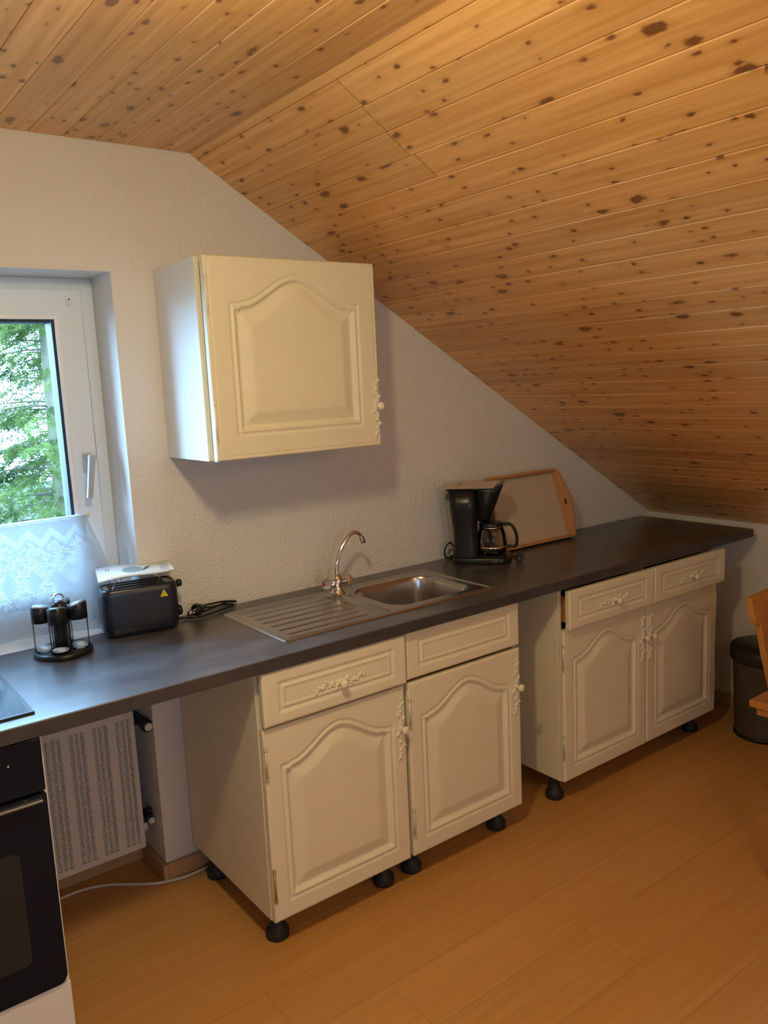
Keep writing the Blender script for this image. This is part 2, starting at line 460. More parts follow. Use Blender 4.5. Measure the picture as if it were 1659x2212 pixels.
ring(m, sx0, sx1, sz0, sz1, gx0, gx1, gz0, gz1, 0.160, 0.235)
sash = WO(m, 'sash', M_pvc, bevel=0.004)
m = MB(); ring(m, F0, F1, 0.900, NZ, F0 + fw, F1 - fw, 0.900 + fw, NZ - fw, 0.178, 0.245); fr = WO(m, 'window_frame', M_pvc, bevel=0.003)
OFFW = (-0.45, 0.17, 0.90)
m = MB(); ring(m, gx0, gx1, gz0, gz1, gx0 + .009, gx1 - .009, gz0 + .009, gz1 - .009, 0.166, 0.23)
g_ = m.build('gasket', mat('dark_gasket', (0.02, 0.035, 0.06), 0.6), sash, off=OFFW)
m = MB(); ring(m, gx0 - .012, gx1 + .012, gz0 - .012, gz1 + .012, gx0, gx1, gz0, gz1, 0.156, 0.162)
m.build('glazing_bead', mat('bead_white', (0.88, 0.90, 0.92), 0.3), sash, off=OFFW, bevel=0.001)
m = MB(); m.box(gx0 + .005, gx1 - .005, 0.195, 0.201, gz0 + .005, gz1 - .005)
WO(m, 'window_pane', M_pane)
# handle, pointing down and tilted
m = MB(); m.box(0.113, 0.140, 0.148, 0.160, 1.395, 1.460)
hp = m.build('handle', mat('handle_plate', (0.50, 0.56, 0.64), 0.3), sash, off=OFFW, bevel=0.004, seg=3)
m = MB()
m.cyl((0.127, 0.15, 1.445), (0.127, 0.112, 1.445), 0.010, n=16)
m.hexa([(0.098, 0.100, 1.318), (0.116, 0.100, 1.316), (0.116, 0.116, 1.316), (0.098, 0.116, 1.318), (0.116, 0.098, 1.456), (0.138, 0.098, 1.454), (0.138, 0.116, 1.454), (0.116, 0.116, 1.456)])
m.build('lever', mat('handle_metal', (0.55, 0.60, 0.66), 0.25, metal=0.6), hp, off=OFFW, bevel=0.003)
m = MB(); m.box(0.112, 0.128, 0.154, 0.160, 1.922, 1.950); m.box(0.116, 0.124, 0.150, 0.156, 1.926, 1.938)
m.build('cover_cap', M_pvc, sash, off=OFFW, bevel=0.002)
m = MB(); m.ball((0.120, 0.1530, 1.941), 0.0025); m.build('hole', M_blackm, sash, off=OFFW)
w2 = empty('window_fill', (BX0, YB, BZ0)); tag(w2, kind='structure')  # not a seen window, added as an opening for daylight fill
m = MB(); ring(m, BX0, BX1, BZ0, BZ1, BX0 + .05, BX1 - .05, BZ0 + .05, BZ1 - .05, YB - .08, YB - .03); m.build('window_frame', M_pvc, w2, off=(BX0, YB, BZ0), bevel=.003)
m = MB(); m.box(BX0 + .05, BX1 - .05, YB - .06, YB - .055, BZ0 + .05, BZ1 - .05); m.build('window_pane', M_pane, w2, off=(BX0, YB, BZ0))
# outside window ledge
m = MB(); m.box(NXL - .05, NX + .05, 0.25, 0.36, 0.86, 0.895); m.build('trim_2', M_white)['kind'] = 'structure'

# ------------------------------------------------------------------ curtain
def lace(name, holes):
    mt = bpy.data.materials.new(name); mt.use_nodes = True; nt = mt.node_tree; L = nt.links.new
    for n in list(nt.nodes):
        if n.type != 'OUTPUT_MATERIAL': nt.nodes.remove(n)
    out = nt.nodes['Material Output']
    df = nt.nodes.new('ShaderNodeBsdfDiffuse'); df.inputs['Color'].default_value = (0.66, 0.72, 0.76, 1)
    tl = nt.nodes.new('ShaderNodeBsdfTranslucent'); tl.inputs['Color'].default_value = (0.42, 0.48, 0.52, 1)
    tp = nt.nodes.new('ShaderNodeBsdfTransparent')
    m1 = nt.nodes.new('ShaderNodeMixShader'); m1.inputs[0].default_value = 0.5; L(df.outputs[0], m1.inputs[1]); L(tl.outputs[0], m1.inputs[2])
    m2 = nt.nodes.new('ShaderNodeMixShader'); L(m1.outputs[0], m2.inputs[1]); L(tp.outputs[0], m2.inputs[2])
    uv = nt.nodes.new('ShaderNodeUVMap'); uv.uv_map = 'UVMap'; sp = nt.nodes.new('ShaderNodeSeparateXYZ'); L(uv.outputs['UV'], sp.inputs[0])
    u, v = sp.outputs[0], sp.outputs[1]       # metres; u across from the right edge, v down from the rod
    M = lambda op, a, b=None, c=None: math_node(nt, op, a, b, c)
    if holes:
        # net cells: small brick shaped openings
        row = M('FLOOR', M('MULTIPLY', v, 1 / 0.0072))
        uu = M('ADD', M('MULTIPLY', u, 1 / 0.0088), M('MULTIPLY', M('MODULO', row, 2.0), 0.5))
        cu = M('ABSOLUTE', M('SUBTRACT', M('FRACT', uu), 0.5)); cv = M('ABSOLUTE', M('SUBTRACT', M('FRACT', M('MULTIPLY', v, 1 / 0.0072)), 0.5))
        cell = M('MULTIPLY', M('LESS_THAN', cu, 0.33), M('LESS_THAN', cv, 0.25))
        # zigzag band + medallion pattern: period .075
        tri = M('ABSOLUTE', M('SUBTRACT', M('FRACT', M('MULTIPLY', u, 1 / 0.072)), 0.5))      # 0 centre ... .5 edge
        below = M('GREATER_THAN', v, M('ADD', M('MULTIPLY', tri, 0.075), 0.062))
        # medallions where the net is filled in
        du = M('MULTIPLY', tri, 0.072 * 1.15); dv = M('ABSOLUTE', M('SUBTRACT', v, 0.195))
        rr = M('ADD', M('MULTIPLY', du, 1.0), M('MULTIPLY', dv, 0.62))
        filled = M('GREATER_THAN', rr, 0.026)
        edge = M('LESS_THAN', u, 0.020)
        filled = M('MAXIMUM', filled, edge)
        top = M('GREATER_THAN', v, 0.105); edgecells = M('MULTIPLY', edge, top)
        # irregular breakup
        nz = nt.nodes.new('ShaderNodeTexNoise'); nz.inputs['Scale'].default_value = 55; L(uv.outputs['UV'], nz.inputs['Vector'])
        br = M('GREATER_THAN', nz.outputs['Fac'], 0.45)
        hole = M('MULTIPLY', M('MULTIPLY', cell, br), M('MAXIMUM', M('MULTIPLY', below, filled), edgecells))
        # sheer zigzag band above
        zz = M('SUBTRACT', v, M('ADD', M('MULTIPLY', tri, 0.07), 0.028))
        sheer = M('MULTIPLY', M('GREATER_THAN', zz, 0.0), M('LESS_THAN', zz, 0.026))
        # hem slots at the rod
        rs = M('MULTIPLY', M('LESS_THAN', M('ABSOLUTE', M('SUBTRACT', v, 0.0075)), 0.0035), M('LESS_THAN', M('FRACT', M('MULTIPLY', u, 1 / 0.042)), 0.80))
        fac = M('MINIMUM', M('ADD', M('ADD', M('MULTIPLY', hole, 0.90), M('MULTIPLY', sheer, 0.28)), M('ADD', M('MULTIPLY', rs, 0.6), 0.05)), 1.0)
    else:
        row = M('FLOOR', M('MULTIPLY', v, 1 / 0.006)); uu = M('ADD', M('MULTIPLY', u, 1 / 0.008), M('MULTIPLY', M('MODULO', row, 2.0), 0.5))
        cu = M('ABSOLUTE', M('SUBTRACT', M('FRACT', uu), 0.5)); cell = M('LESS_THAN', cu, 0.33)
        tri = M('ABSOLUTE', M('SUBTRACT', M('FRACT', M('MULTIPLY', u, 1 / 0.045)), 0.5))
        zz = M('SUBTRACT', v, M('ADD', M('MULTIPLY', tri, 0.04), 0.325))
        band = M('MULTIPLY', M('GREATER_THAN', zz, 0.0), M('LESS_THAN', zz, 0.006))
        fac = M('ADD', M('MULTIPLY', M('MULTIPLY', band, cell), 0.55), 0.10)
    L(fac, m2.inputs[0]); L(m2.outputs[0], out.inputs['Surface'])
    return mt
M_lace = lace('lace', True); M_net = lace('sheer_net', False)

def sheet(name, material, parent, fn, nu, nv, W, Hh, thick=None, off=(0, 0, 0)):
    vs = []; uvs = []
    for i in range(nu + 1):
        for j in range(nv + 1):
            u = W * i / nu; v = Hh * j / nv
            x, y, z = fn(u, v); vs.append((x - off[0], y - off[1], z - off[2])); uvs.append((u, v))
    fs = [(i * (nv + 1) + j, (i + 1) * (nv + 1) + j, (i + 1) * (nv + 1) + j + 1, i * (nv + 1) + j + 1) for i in range(nu) for j in range(nv)]
    me = bpy.data.meshes.new(name); me.from_pydata(vs, [], fs); me.materials.append(material)
    ul = me.uv_layers.new(name='UVMap')
    for lp in me.loops: ul.data[lp.index].uv = uvs[lp.vertex_index]
    for p in me.polygons: p.use_smooth = True
    o = bpy.data.objects.new(name, me); COL.objects.link(o); o.parent = parent
    return o
CO = (-0.45, 0.13, 1.26)
cur = empty('curtain', CO, 0, 'white lace cafe curtain covering the lower half of the window', 'curtain')
m = MB(); m.cyl((-0.96, 0.138, 1.262), (0.102, 0.138, 1.262), 0.004, n=10)
m.ball((0.104, 0.138, 1.262), 0.006)
m.build('curtain_rod', M_white, cur, off=CO)
sheet('lace_panel', M_lace, cur, lambda u, v: (0.092 - u + 0.004 * (v / .27), 0.130 + 0.0035 * math.sin(u * 75) * min(1, v * 8) - 0.010 * v / .27, 1.268 - v + 0.004 * math.sin(u * 87) * v / .27), 200, 40, 1.05, 0.275, off=CO)
def netfn(u, v):
    t = v / 0.362
    fl = max(0, 1 - u / 0.16)
    return (0.098 - u + 0.095 * t * (fl ** 1.3), 0.146 - 0.095 * t * fl - 0.03 * t + 0.004 * math.sin(u * 60) * t, 1.266 - v)
sheet('sheer_panel', M_net, cur, netfn, 160, 40, 1.05, 0.362, off=CO)

# ------------------------------------------------------------------ worktop with sink cut-out
SX0, SX1, SY0, SY1 = 0.435, 1.300, -0.508, -0.097
m = MB()
o4 = [(-1.15, -0.60), (XR, -0.60), (XR, 0.0), (-1.15, 0.0)]
i4 = [(SX0 + .015, SY0 + .015), (SX1 - .015, SY0 + .015), (SX1 - .015, SY1 - .015), (SX0 + .015, SY1 - .015)]
for i in range(4):
    j = (i + 1) % 4
    m.hexa([(*o4[i], H - TH), (*o4[j], H - TH), (*i4[j], H - TH), (*i4[i], H - TH), (*o4[i], H), (*o4[j], H), (*i4[j], H), (*i4[i], H)])
wt = m.build('worktop', M_counter, bevel=0.0025)
tag(wt, 'long dark stone look worktop running under the window to the low wall', 'worktop')
m = MB(); m.box(-1.15, XR, -0.6012, -0.6, H - TH + .003, H - .003); m.box(XR, XR + .0012, -0.598, -0.002, H - TH + .003, H - .003)
m.build('edge_band', M_edge, wt)

# ------------------------------------------------------------------ sink
def rrect(x, y, cx, cy, hx, hy, r):
    qx = np.abs(x - cx) - hx + r; qy = np.abs(y - cy) - hy + r
    return np.hypot(np.maximum(qx, 0), np.maximum(qy, 0)) + np.minimum(np.maximum(qx, qy), 0) - r   # negative inside
sstep = lambda t: np.clip(t, 0, 1) ** 2 * (3 - 2 * np.clip(t, 0, 1))
nx_, ny_ = 347, 167
xs_ = np.linspace(SX0, SX1, nx_); ys_ = np.linspace(SY0, SY1, ny_)
X, Y = np.meshgrid(xs_, ys_, indexing='ij')
d_out = -rrect(X, Y, (SX0 + SX1) / 2, (SY0 + SY1) / 2, (SX1 - SX0) / 2, (SY1 - SY0) / 2, 0.008)
Z = 0.0005 + 0.0045 * sstep(d_out / 0.006) - 0.003 * sstep((d_out - 0.012) / 0.008)
d_dr = -rrect(X, Y, 0.648, -0.296, 0.190, 0.176, 0.03)
d_tap = np.hypot(X - 0.868, Y + 0.110) - 0.075           # pedestal for the tap cuts the corner
d_dr = np.minimum(d_dr, d_tap)
Z -= 0.0022 * np.exp(-((d_out - 0.024) / 0.003) ** 2)
Z -= 0.006 * sstep(d_dr / 0.009)
for yk in (-0.170, -0.222, -0.274, -0.326, -0.378, -0.430):
    ln = sstep((X - 0.478) / 0.02) * sstep((0.805 - X) / 0.02)
    Z += -0.0035 * np.exp(-((Y - yk) / 0.0042) ** 2) * ln * (d_dr > 0.012)
# raised ridge between drainer and bowl
Z += 0.0055 * np.exp(-((X - 0.848) / 0.0055) ** 2) * sstep((Y + 0.475) / 0.02) * sstep((-0.165 - Y) / 0.03)
d_b = -rrect(X, Y, 1.072, -0.302, 0.178, 0.150, 0.075)
Z -= 0.148 * sstep(d_b / 0.030) ** 1.0 * (1 - 0.0) + 0.006 * sstep((0.12 - np.hypot(X - 1.072, Y + 0.302)) / 0.12) * (d_b > 0.03)
vs, fs = grid_mesh(X, Y, Z + H)
m = MB(); m.add(vs, fs, 0, True)
SO = (SX0, SY0, H)
snk = empty('sink', SO, 0, 'stainless steel inset sink with drainer and one bowl in the worktop', 'sink')
m.build('basin', M_steel, snk, off=SO)
m = MB(); m.lathe([(0.0, 0.002), (0.012, 0.003), (0.034, 0.003), (0.042, 0.0)], (1.072, -0.302, H - 0.1535), n=28); m.build('drain', M_chrome, snk, off=SO)

# ------------------------------------------------------------------ tap
TO = (0.862, -0.148, H + .002)
tap = empty('tap', TO, 0, 'chrome two handle mixer tap with curved swan neck spout on the sink', 'tap')
m = MB()
m.lathe([(0.027, 0), (0.027, 0.004), (0.021, 0.010), (0.019, 0.028), (0.022, 0.036), (0.022, 0.048), (0.016, 0.058), (0.0125, 0.070)], TO, n=28)
m.cyl((0.828, -0.148, H + .042), (0.896, -0.148, H + .042), 0.0115, n=18)
m.build('tap_body', M_chrome, tap, off=TO)
def catmull(P, n=8):
    P = [Vector(q) for q in P]; P = [P[0] * 2 - P[1]] + P + [P[-1] * 2 - P[-2]]; out = []
    for i in range(1, len(P) - 2):
        for k in range(n):
            t = k / n; a, b, c, d = P[i - 1], P[i], P[i + 1], P[i + 2]
            out.append(0.5 * ((2 * b) + (-a + c) * t + (2 * a - 5 * b + 4 * c - d) * t * t + (-a + 3 * b - 3 * c + d) * t ** 3))
    out.append(P[-2]); return out
sp = catmull([(0.862, -0.148, 0.968), (0.862, -0.148, 1.000), (0.868, -0.148, 1.025), (0.880, -0.148, 1.052), (0.898, -0.148, 1.079), (0.919, -0.148, 1.101), (0.939, -0.148, 1.112), (0.955, -0.148, 1.112), (0.969, -0.148, 1.102), (0.979, -0.148, 1.086)])
m = MB(); m.tube(sp, [0.0095 - 0.0025 * min(1, i / 30) for i in range(len(sp))], 16); m.build('spout', M_chrome, tap, off=TO)
m = MB(); m.cyl((0.976, -0.148, 1.092), (0.985, -0.148, 1.070), 0.0098, n=16); m.build('aerator', M_steel, tap, off=TO, bevel=0.001)
for sx, mcap, ang in ((-1, M_red, 0), (1, M_blue, 0)):
    x0 = 0.862 + sx * 0.034
    m = MB(); m.lathe([(0.010, 0), (0.019, 0.004), (0.021, 0.012), (0.018, 0.024), (0.010, 0.028)], (x0, -0.148, H + .042), (sx, -0.25, 0.1), n=8, smooth=False)
    kn = m.build('tap_handle', M_crystal if sx < 0 else M_chrome, tap, off=TO, bevel=0.001)
    m = MB(); dv = Vector((sx, -0.25, 0.1)).normalized() * 0.028
    m.lathe([(0.007, 0), (0.007, 0.002), (0.005, 0.003)], Vector((x0, -0.148, H + .042)) + dv, (sx, -0.25, 0.1), n=16)
    m.build('marker', mcap, kn, off=TO)

# ------------------------------------------------------------------ cabinet fronts
def door_relief(w, h, arch, ml, mb_, mt_, A, step=0.003, th=0.020, edge_line=False, depth=1.0):
    """raised panel front. local x 0..w, z 0..h, back at y=0, face at y=-th"""
    nx = max(8, int(w / step)); nz = max(8, int(h / step))
    x = np.linspace(0, w, nx + 1); z = np.linspace(0, h, nz + 1)
    X, Z = np.meshgrid(x, z, indexing='ij')
    hw = w / 2 - ml; t = np.abs(X - w / 2) / hw
    top = np.full_like(X, h - mt_ - A)
    if arch:
        b = np.where(t < 0.80, 0.5 * (1 + np.cos(np.pi * np.clip(t, 0, .8) / 0.80)), 0)
        b = b ** 0.85
        top = h - mt_ - A + A * b + 0.006 * sstep((0.87 - t) / 0.05)
        slope = np.abs(np.gradient(top, x, axis=0))
    else:
        slope = 0
    d = np.minimum(np.minimum(hw - np.abs(X - w / 2), Z - mb_), (top - Z) / np.sqrt(1 + np.asarray(slope) ** 2))
    kk = depth * 1.25
    prof = np.interp(d, [-1, 0, 0.004, 0.009, 0.014, 0.018, 0.025, 0.031, 0.064, 0.070, 1], [0, 0, -0.0032 * kk, -0.0030 * kk, 0.0006, 0, -0.0080 * kk, -0.0098 * kk, -0.0012, 0, 0])
    if not arch:
        prof = np.interp(d, [-1, 0, 0.004, 0.008, 0.012, 0.016, 0.020, 0.024, 0.030, 1], [0, 0, -0.0025, -0.0045, -0.0045, -0.001, 0.0, -0.003, -0.003, -0.003])
    eb = np.minimum(np.minimum(X, w - X), np.minimum(Z, h - Z))
    prof = prof - 0.005 * np.clip(1 - eb / 0.007, 0, 1) ** 2
    if edge_line: prof = prof - 0.0018 * np.exp(-((eb - 0.011) / 0.0028) ** 2)
    Yf = -(th + prof)
    vs, fs = grid_mesh(X, Yf, Z)
    m = MB(); m.add(vs, fs, 0, True)
    # sides and back
    n1 = nz + 1
    rim = [i * n1 for i in range(nx + 1)] + [nx * n1 + j for j in range(1, nz + 1)] + [i * n1 + nz for i in range(nx - 1, -1, -1)] + [j for j in range(nz - 1, 0, -1)]
    rv = [vs[i] for i in rim]; bv = [(q[0], 0.0, q[2]) for q in rv]; n = len(rv)
    m.add(rv + bv, [(i, (i + 1) % n, n + (i + 1) % n, n + i) for i in range(n)], 0, False)
    m.add([(0, 0, 0), (w, 0, 0), (w, 0, h), (0, 0, h)], [(0, 1, 2, 3)], 0, False)
    return m

M_orn = mat('cream_ornament', (0.86, 0.78, 0.62), 0.38, spec=0.5)
def ornament_mb(vertical, half=0.105):
    """leafy scroll, local origin at the knob, front towards -y"""
    m = MB()
    def pt(u, w): return (w, u) if vertical else (u, w)
    pts = []
    for i in range(41):
        t = -1 + 2 * i / 40; pts.append((t * half, 0.006 * math.sin(t * 9.0)))
    P = [(pt(u, w)[0], -0.0015, pt(u, w)[1]) for u, w in pts]
    m.tube(P, [0.0022 + 0.0018 * (1 - abs(-1 + 2 * i / 40)) for i in range(41)], 8)
    for s in (-1, 1):
        for k in range(7):
            t = s * (0.16 + 0.125 * k); sd = 1 if k % 2 else -1
            u = t * half; w = 0.006 * math.sin(t * 9.0) + sd * (0.0075 - 0.0006 * k)
            x, z = pt(u, w)
            ang = s * sd * (0.75) if not vertical else math.pi / 2 - s * sd * 0.75
            R = Matrix.Rotation(-ang, 3, 'Y')
            ln = 0.0100 - 0.0006 * k
            m.ball((x, -0.0015, z), 1.0, sc=(ln, 0.0048, ln * 0.48), rot=R, n=10)
            m.ball((pt(u + s * .004, w * 1.35)[0], -0.002, pt(u + s * .004, w * 1.35)[1]), 0.0034, n=8)
    if vertical: m.ball((0, -0.001, 0), 1, sc=(0.012, 0.003, 0.017), n=14)
    else: m.ball((0, -0.001, 0), 1, sc=(0.018, 0.003, 0.012), n=14)
    return m
def knob_mb():
    return MB().lathe([(0.0075, 0), (0.0055, 0.004), (0.0050, 0.010), (0.0085, 0.015), (0.0128, 0.020), (0.0135, 0.024), (0.0115, 0.0285), (0.006, 0.031), (0.0, 0.0315)], (0, 0, 0), (0, -1, 0), n=24)
ORN_V = ornament_mb(True); ORN_H = ornament_mb(False, 0.092)
proto_mesh = {}
def put(key, mbf, name, material, parent, loc):
    if key not in proto_mesh:
        o = mbf.build(name, material, parent, loc=loc); proto_mesh[key] = o.data; return o
    o = bpy.data.objects.new(name, proto_mesh[key]); COL.objects.link(o); o.parent = parent; o.location = loc; return o
def add_handle(parent, x, z, yface, vertical):
    put('ov' if vertical else 'oh', ORN_V if vertical else ORN_H, 'ornament', M_orn, parent, (x, yface, z))
    put('kn', knob_mb(), 'knob', M_orn, parent, (x, yface - .002, z))
def add_hinge(parent, x, z, y, length=0.10, material=None):
    m = MB(); m.cyl((0, 0, -length / 2), (0, 0, length / 2), 0.0042, n=12)
    for s in (-1, 1):
        m.cyl((0, 0, s * (length / 2 - 0.008)), (0, 0, s * (length / 2 - 0.004)), 0.0056, n=12)
        m.ball((0, 0, s * length / 2), 0.0050, n=10)
    m.box(0, 0.010, 0.001, 0.004, -length / 2 + .012, length / 2 - .012)
    m.build('hinge', material or M_hinge, parent, loc=(x, y, z))
LEG = None
def cab_leg(parent, x, y):
    global LEG
    if LEG is None:
        m = MB().lathe([(0.034, 0), (0.036, 0.004), (0.036, 0.022), (0.030, 0.032), (0.022, 0.040), (0.020, 0.085), (0.030, 0.090), (0.030, HB)], n=28)
        LEG = m.build('leg', M_blackm, parent, loc=(x, y, -HB + 0.0)); return LEG
    o = bpy.data.objects.new('leg', LEG.data); COL.objects.link(o); o.parent = parent; o.location = (x, y, -HB); return o

def carcass(mb, w, d, h, t=0.016, shelf=True, left=True):
    mb.box(0, t, -d, 0, 0, h); mb.box(w - t, w, -d, 0, 0, h); mb.box(t, w - t, -d, 0, 0, t); mb.box(t, w - t, -0.008, -0.002, t, h - .002)
    mb.box(t, w - t, -d, -d + .08, h - t, h); mb.box(t, w - t, -.09, -.01, h - t, h)
    if shelf: mb.box(t, w - t, -d + .03, -.012, h * .45, h * .45 + t)
    return mb

CT = H - TH - 0.0005       # top of base carcasses
def front(parent, name, w, h, loc, arch, **k):
    mbd = door_relief(w, h, arch, **k); return mbd.build(name, M_cream, parent, loc=loc)

def base_cabinet(x0, w, label, real_drawer, knob_drawer):
    o = empty('base_cabinet', (x0, -0.008, HB), 0, label, 'cabinet')
    ch = CT - HB; cd = 0.545
    c = carcass(MB(), w, cd, ch).build('carcass', M_cream, o, bevel=0.0012)
    yb = -cd - 0.003
    dw = w - 0.006
    dd = 0.017 if real_drawer else 0.0
    dr = front(o, 'drawer' if real_drawer else 'drawer_front', dw, 0.158, (0.003, yb - dd, 0.703 - HB), False, ml=0.048, mb_=0.032, mt_=0.032, A=0)
    if real_drawer:
        MB().box(0.03, dw - .03, 0, 0.45, 0.012, 0.11).build('drawer_box', M_drawerwood, dr)
    if knob_drawer: add_handle(dr, dw / 2 + 0.005, 0.070, -0.017, False)
    do = front(o, 'door', dw, 0.594, (0.003, yb, 0.0), True, ml=0.050, mb_=0.052, mt_=0.044, A=0.072)
    add_handle(do, dw - 0.021, 0.555 - HB, -0.0195, True)
    add_hinge(do, 0.005, 0.590 - HB, -0.0205, 0.10); add_hinge(do, 0.005, 0.215 - HB, -0.0205, 0.10, M_brass if knob_drawer else None)
    for (lx, ly) in ((0.045, -0.49), (w - 0.065, -0.49), (0.045, -0.08), (w - 0.065, -0.08)): cab_leg(o, lx, ly)
    return o
base_cabinet(0.302, 0.514, 'cream base cabinet left of the sink bowl with ornate drawer knob and arched door', True, True)
base_cabinet(0.823, 0.514, 'cream base cabinet below the sink bowl with plain drawer front and arched door', False, False)

# two door cabinet at the right
WB = 1.022
cb = empty('base_cabinet', (1.563, -0.008, HB), 0, 'cream two door base cabinet with two pulled out drawers near the low wall', 'cabinet')
ch = CT - HB; cd = 0.545
m = carcass(MB(), WB, cd, ch); m.box(.503, .519, -cd, -.01, .60, ch)
m.build('carcass', M_cream, cb, bevel=0.0012)
yb = -cd - 0.003
for (xx, ww, pull, rot) in ((0.003, 0.505, 0.030, 0.012), (0.514, 0.510, 0.034, 0.004)):
    dr = front(cb, 'drawer', ww, 0.149, (xx, yb - pull, 0.7065 - HB), False, ml=0.048, mb_=0.030, mt_=0.030, A=0)
    dr.rotation_euler = (0, 0, -rot)
    bx = MB(); bx.box(0.020, 0.032, 0, 0.45, 0.020, 0.118); bx.box(ww - .032, ww - .02, 0, 0.45, 0.020, 0.118); bx.box(0.032, ww - .032, 0.002, .45, 0.022, 0.028); bx.box(.032, ww - .032, .438, .45, .028, .118)
    bx.build('drawer_box', M_drawerwood, dr)
    add_handle(dr, ww / 2 + .01, 0.068, -0.017, False)
d1 = front(cb, 'door', 0.503, 0.600, (0.003, yb, 0.002), True, ml=0.050, mb_=0.052, mt_=0.044, A=0.072)
d2 = front(cb, 'door', 0.508, 0.600, (0.511, yb, 0.004), True, ml=0.050, mb_=0.052, mt_=0.044, A=0.072)
add_handle(d1, 0.503 - .022, 0.565 - HB, -0.0195, True); add_handle(d2, 0.022, 0.562 - HB, -0.0195, True)
for dd_, hx in ((d1, 0.002), (d2, 0.508)):
    add_hinge(dd_, hx, 0.590 - HB, -0.015, 0.10); add_hinge(dd_, hx, 0.235 - HB, -0.015, 0.10)
for (lx, ly) in ((0.035, -0.485), (WB - .07, -0.485), (0.035, -0.08), (WB - .07, -0.08)): cab_leg(cb, lx, ly)

# ------------------------------------------------------------------ wall cabinet
wx0, wx1, wz0, wz1 = 0.3385, 0.9455, 1.4326, 2.0189
wc = empty('wall_cabinet', (wx0, 0, wz0), 0, 'cream wall cabinet with one arched door hanging under the slope', 'cabinet')
m = MB(); W = wx1 - wx0; Hh = wz1 - wz0; D = 0.296; t = .016
m.box(0, t, -D, -.001, 0, Hh); m.box(W - t, W, -D, -.001, 0, Hh); m.box(t, W - t, -D, -.001, 0, t); m.box(t, W - t, -D, -.001, Hh - t, Hh); m.box(t, W - t, -.01, -.004, t, Hh - t); m.box(t, W - t, -D + .03, -.012, Hh * .5, Hh * .5 + t)
m.build('carcass', mat('white_side_panel', (0.80, 0.80, 0.76), 0.4), wc, bevel=0.0012)
for (yy, zz) in ((-0.135, 1.985), (-0.185, 1.942), (-0.183, 1.918), (-0.159, 1.622), (-0.03, 1.47), (-.28, 1.45)):
    m = MB(); m.cyl((-0.0006, yy, zz - wz0), (0.002, yy, zz - wz0), 0.0022, n=10); m.build('drill_hole', M_beech, wc)
m = MB(); m.box(.0005, t, -D - .0015, -D - .0002, .001, Hh - .001); m.box(W - t, W - .0005, -D - .0015, -D - .0002, .001, Hh - .001); m.box(t, W - t, -D - .0015, -D - .0002, .001, t); m.box(t, W - t, -D - .0015, -D - .0002, Hh - t, Hh - .001)
m.build('front_edging', M_cream, wc)
wdoor = front(wc, 'door', W - .009, Hh, (.009, -.316, 0), True, ml=0.070, mb_=0.068, mt_=0.050, A=0.080, th=0.024, edge_line=True)
add_handle(wdoor, W - 0.023, 1.563 - wz0, -0.0235, True)
add_hinge(wdoor, 0.004, 1.908 - wz0, -0.0225, 0.115, M_orn); add_hinge(wdoor, 0.004, 1.545 - wz0, -0.0225, 0.115, M_orn)

# ------------------------------------------------------------------ radiator
RX0, RX1, RY, RZ0, RZ1 = -0.45, 0.160, 0.060, 0.112, 0.600
ro = empty('radiator', (RX0, RY, RZ0), 0, 'white panel radiator with slotted bands in the niche below the window', 'radiator')
mr_ = bpy.data.materials.new('slotted_enamel'); mr_.use_nodes = True; nt = mr_.node_tree
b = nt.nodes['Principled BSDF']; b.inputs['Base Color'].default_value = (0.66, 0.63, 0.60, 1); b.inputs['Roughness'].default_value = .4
tc = nt.nodes.new('ShaderNodeTexCoord'); sp_ = nt.nodes.new('ShaderNodeSeparateXYZ'); nt.links.new(tc.outputs['Object'], sp_.inputs[0])
M = lambda op, a, b=None, c=None: math_node(nt, op, a, b, c)
# object x measured from radiator left edge; bands end at x = .598 (right); band pitch .0747, width .051
bx = M('MODULO', M('ADD', M('SUBTRACT', 0.598, sp_.outputs[0]), 0.0747 * 10), 0.0747)
inb = M('LESS_THAN', bx, 0.053)
colm = M('FRACT', M('MULTIPLY', bx, 1 / 0.01767)); inc = M('LESS_THAN', M('ABSOLUTE', M('SUBTRACT', colm, 0.5)), 0.36)
rowm = M('FRACT', M('MULTIPLY', sp_.outputs[2], 1 / 0.0068)); inr = M('LESS_THAN', M('ABSOLUTE', M('SUBTRACT', rowm, 0.5)), 0.24)
zin = M('MULTIPLY', M('GREATER_THAN', sp_.outputs[2], 0.022), M('LESS_THAN', sp_.outputs[2], 0.466))
fac = M('MULTIPLY', M('MULTIPLY', inb, inc), M('MULTIPLY', inr, zin))
tp = nt.nodes.new('ShaderNodeBsdfTransparent'); mx = nt.nodes.new('ShaderNodeMixShader')
nt.links.new(fac, mx.inputs[0]); nt.links.new(b.outputs[0], mx.inputs[1]); nt.links.new(tp.outputs[0], mx.inputs[2])
nt.links.new(mx.outputs[0], nt.nodes['Material Output'].inputs['Surface'])
m = MB(); m.box(0, RX1 - RX0, 0, 0.0015, 0, RZ1 - RZ0); m.build('grille', mr_, ro)
m = MB(); w_ = RX1 - RX0; h_ = RZ1 - RZ0
m.box(0, w_, .0016, .012, h_ - .008, h_); m.box(0, w_, .0016, .012, 0, .008)
m.box(w_ - .006, w_, .0016, .014, .008, h_ - .008); m.box(0, .006, .0016, .014, .008, h_ - .008)
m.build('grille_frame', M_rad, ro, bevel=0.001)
m = MB(); m.box(.01, w_ - .02, .045, .10, .02, h_ - .02)
for i in range(20): m.box(.02 + i * .0285, .034 + i * .0285, .030, .045, .03, h_ - .03)
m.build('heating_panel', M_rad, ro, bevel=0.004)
m = MB(); m.box(w_ - .012, w_ + .004, .014, .10, .02, h_ - .012); m.build('side_cover', M_rad, ro, bevel=0.004)
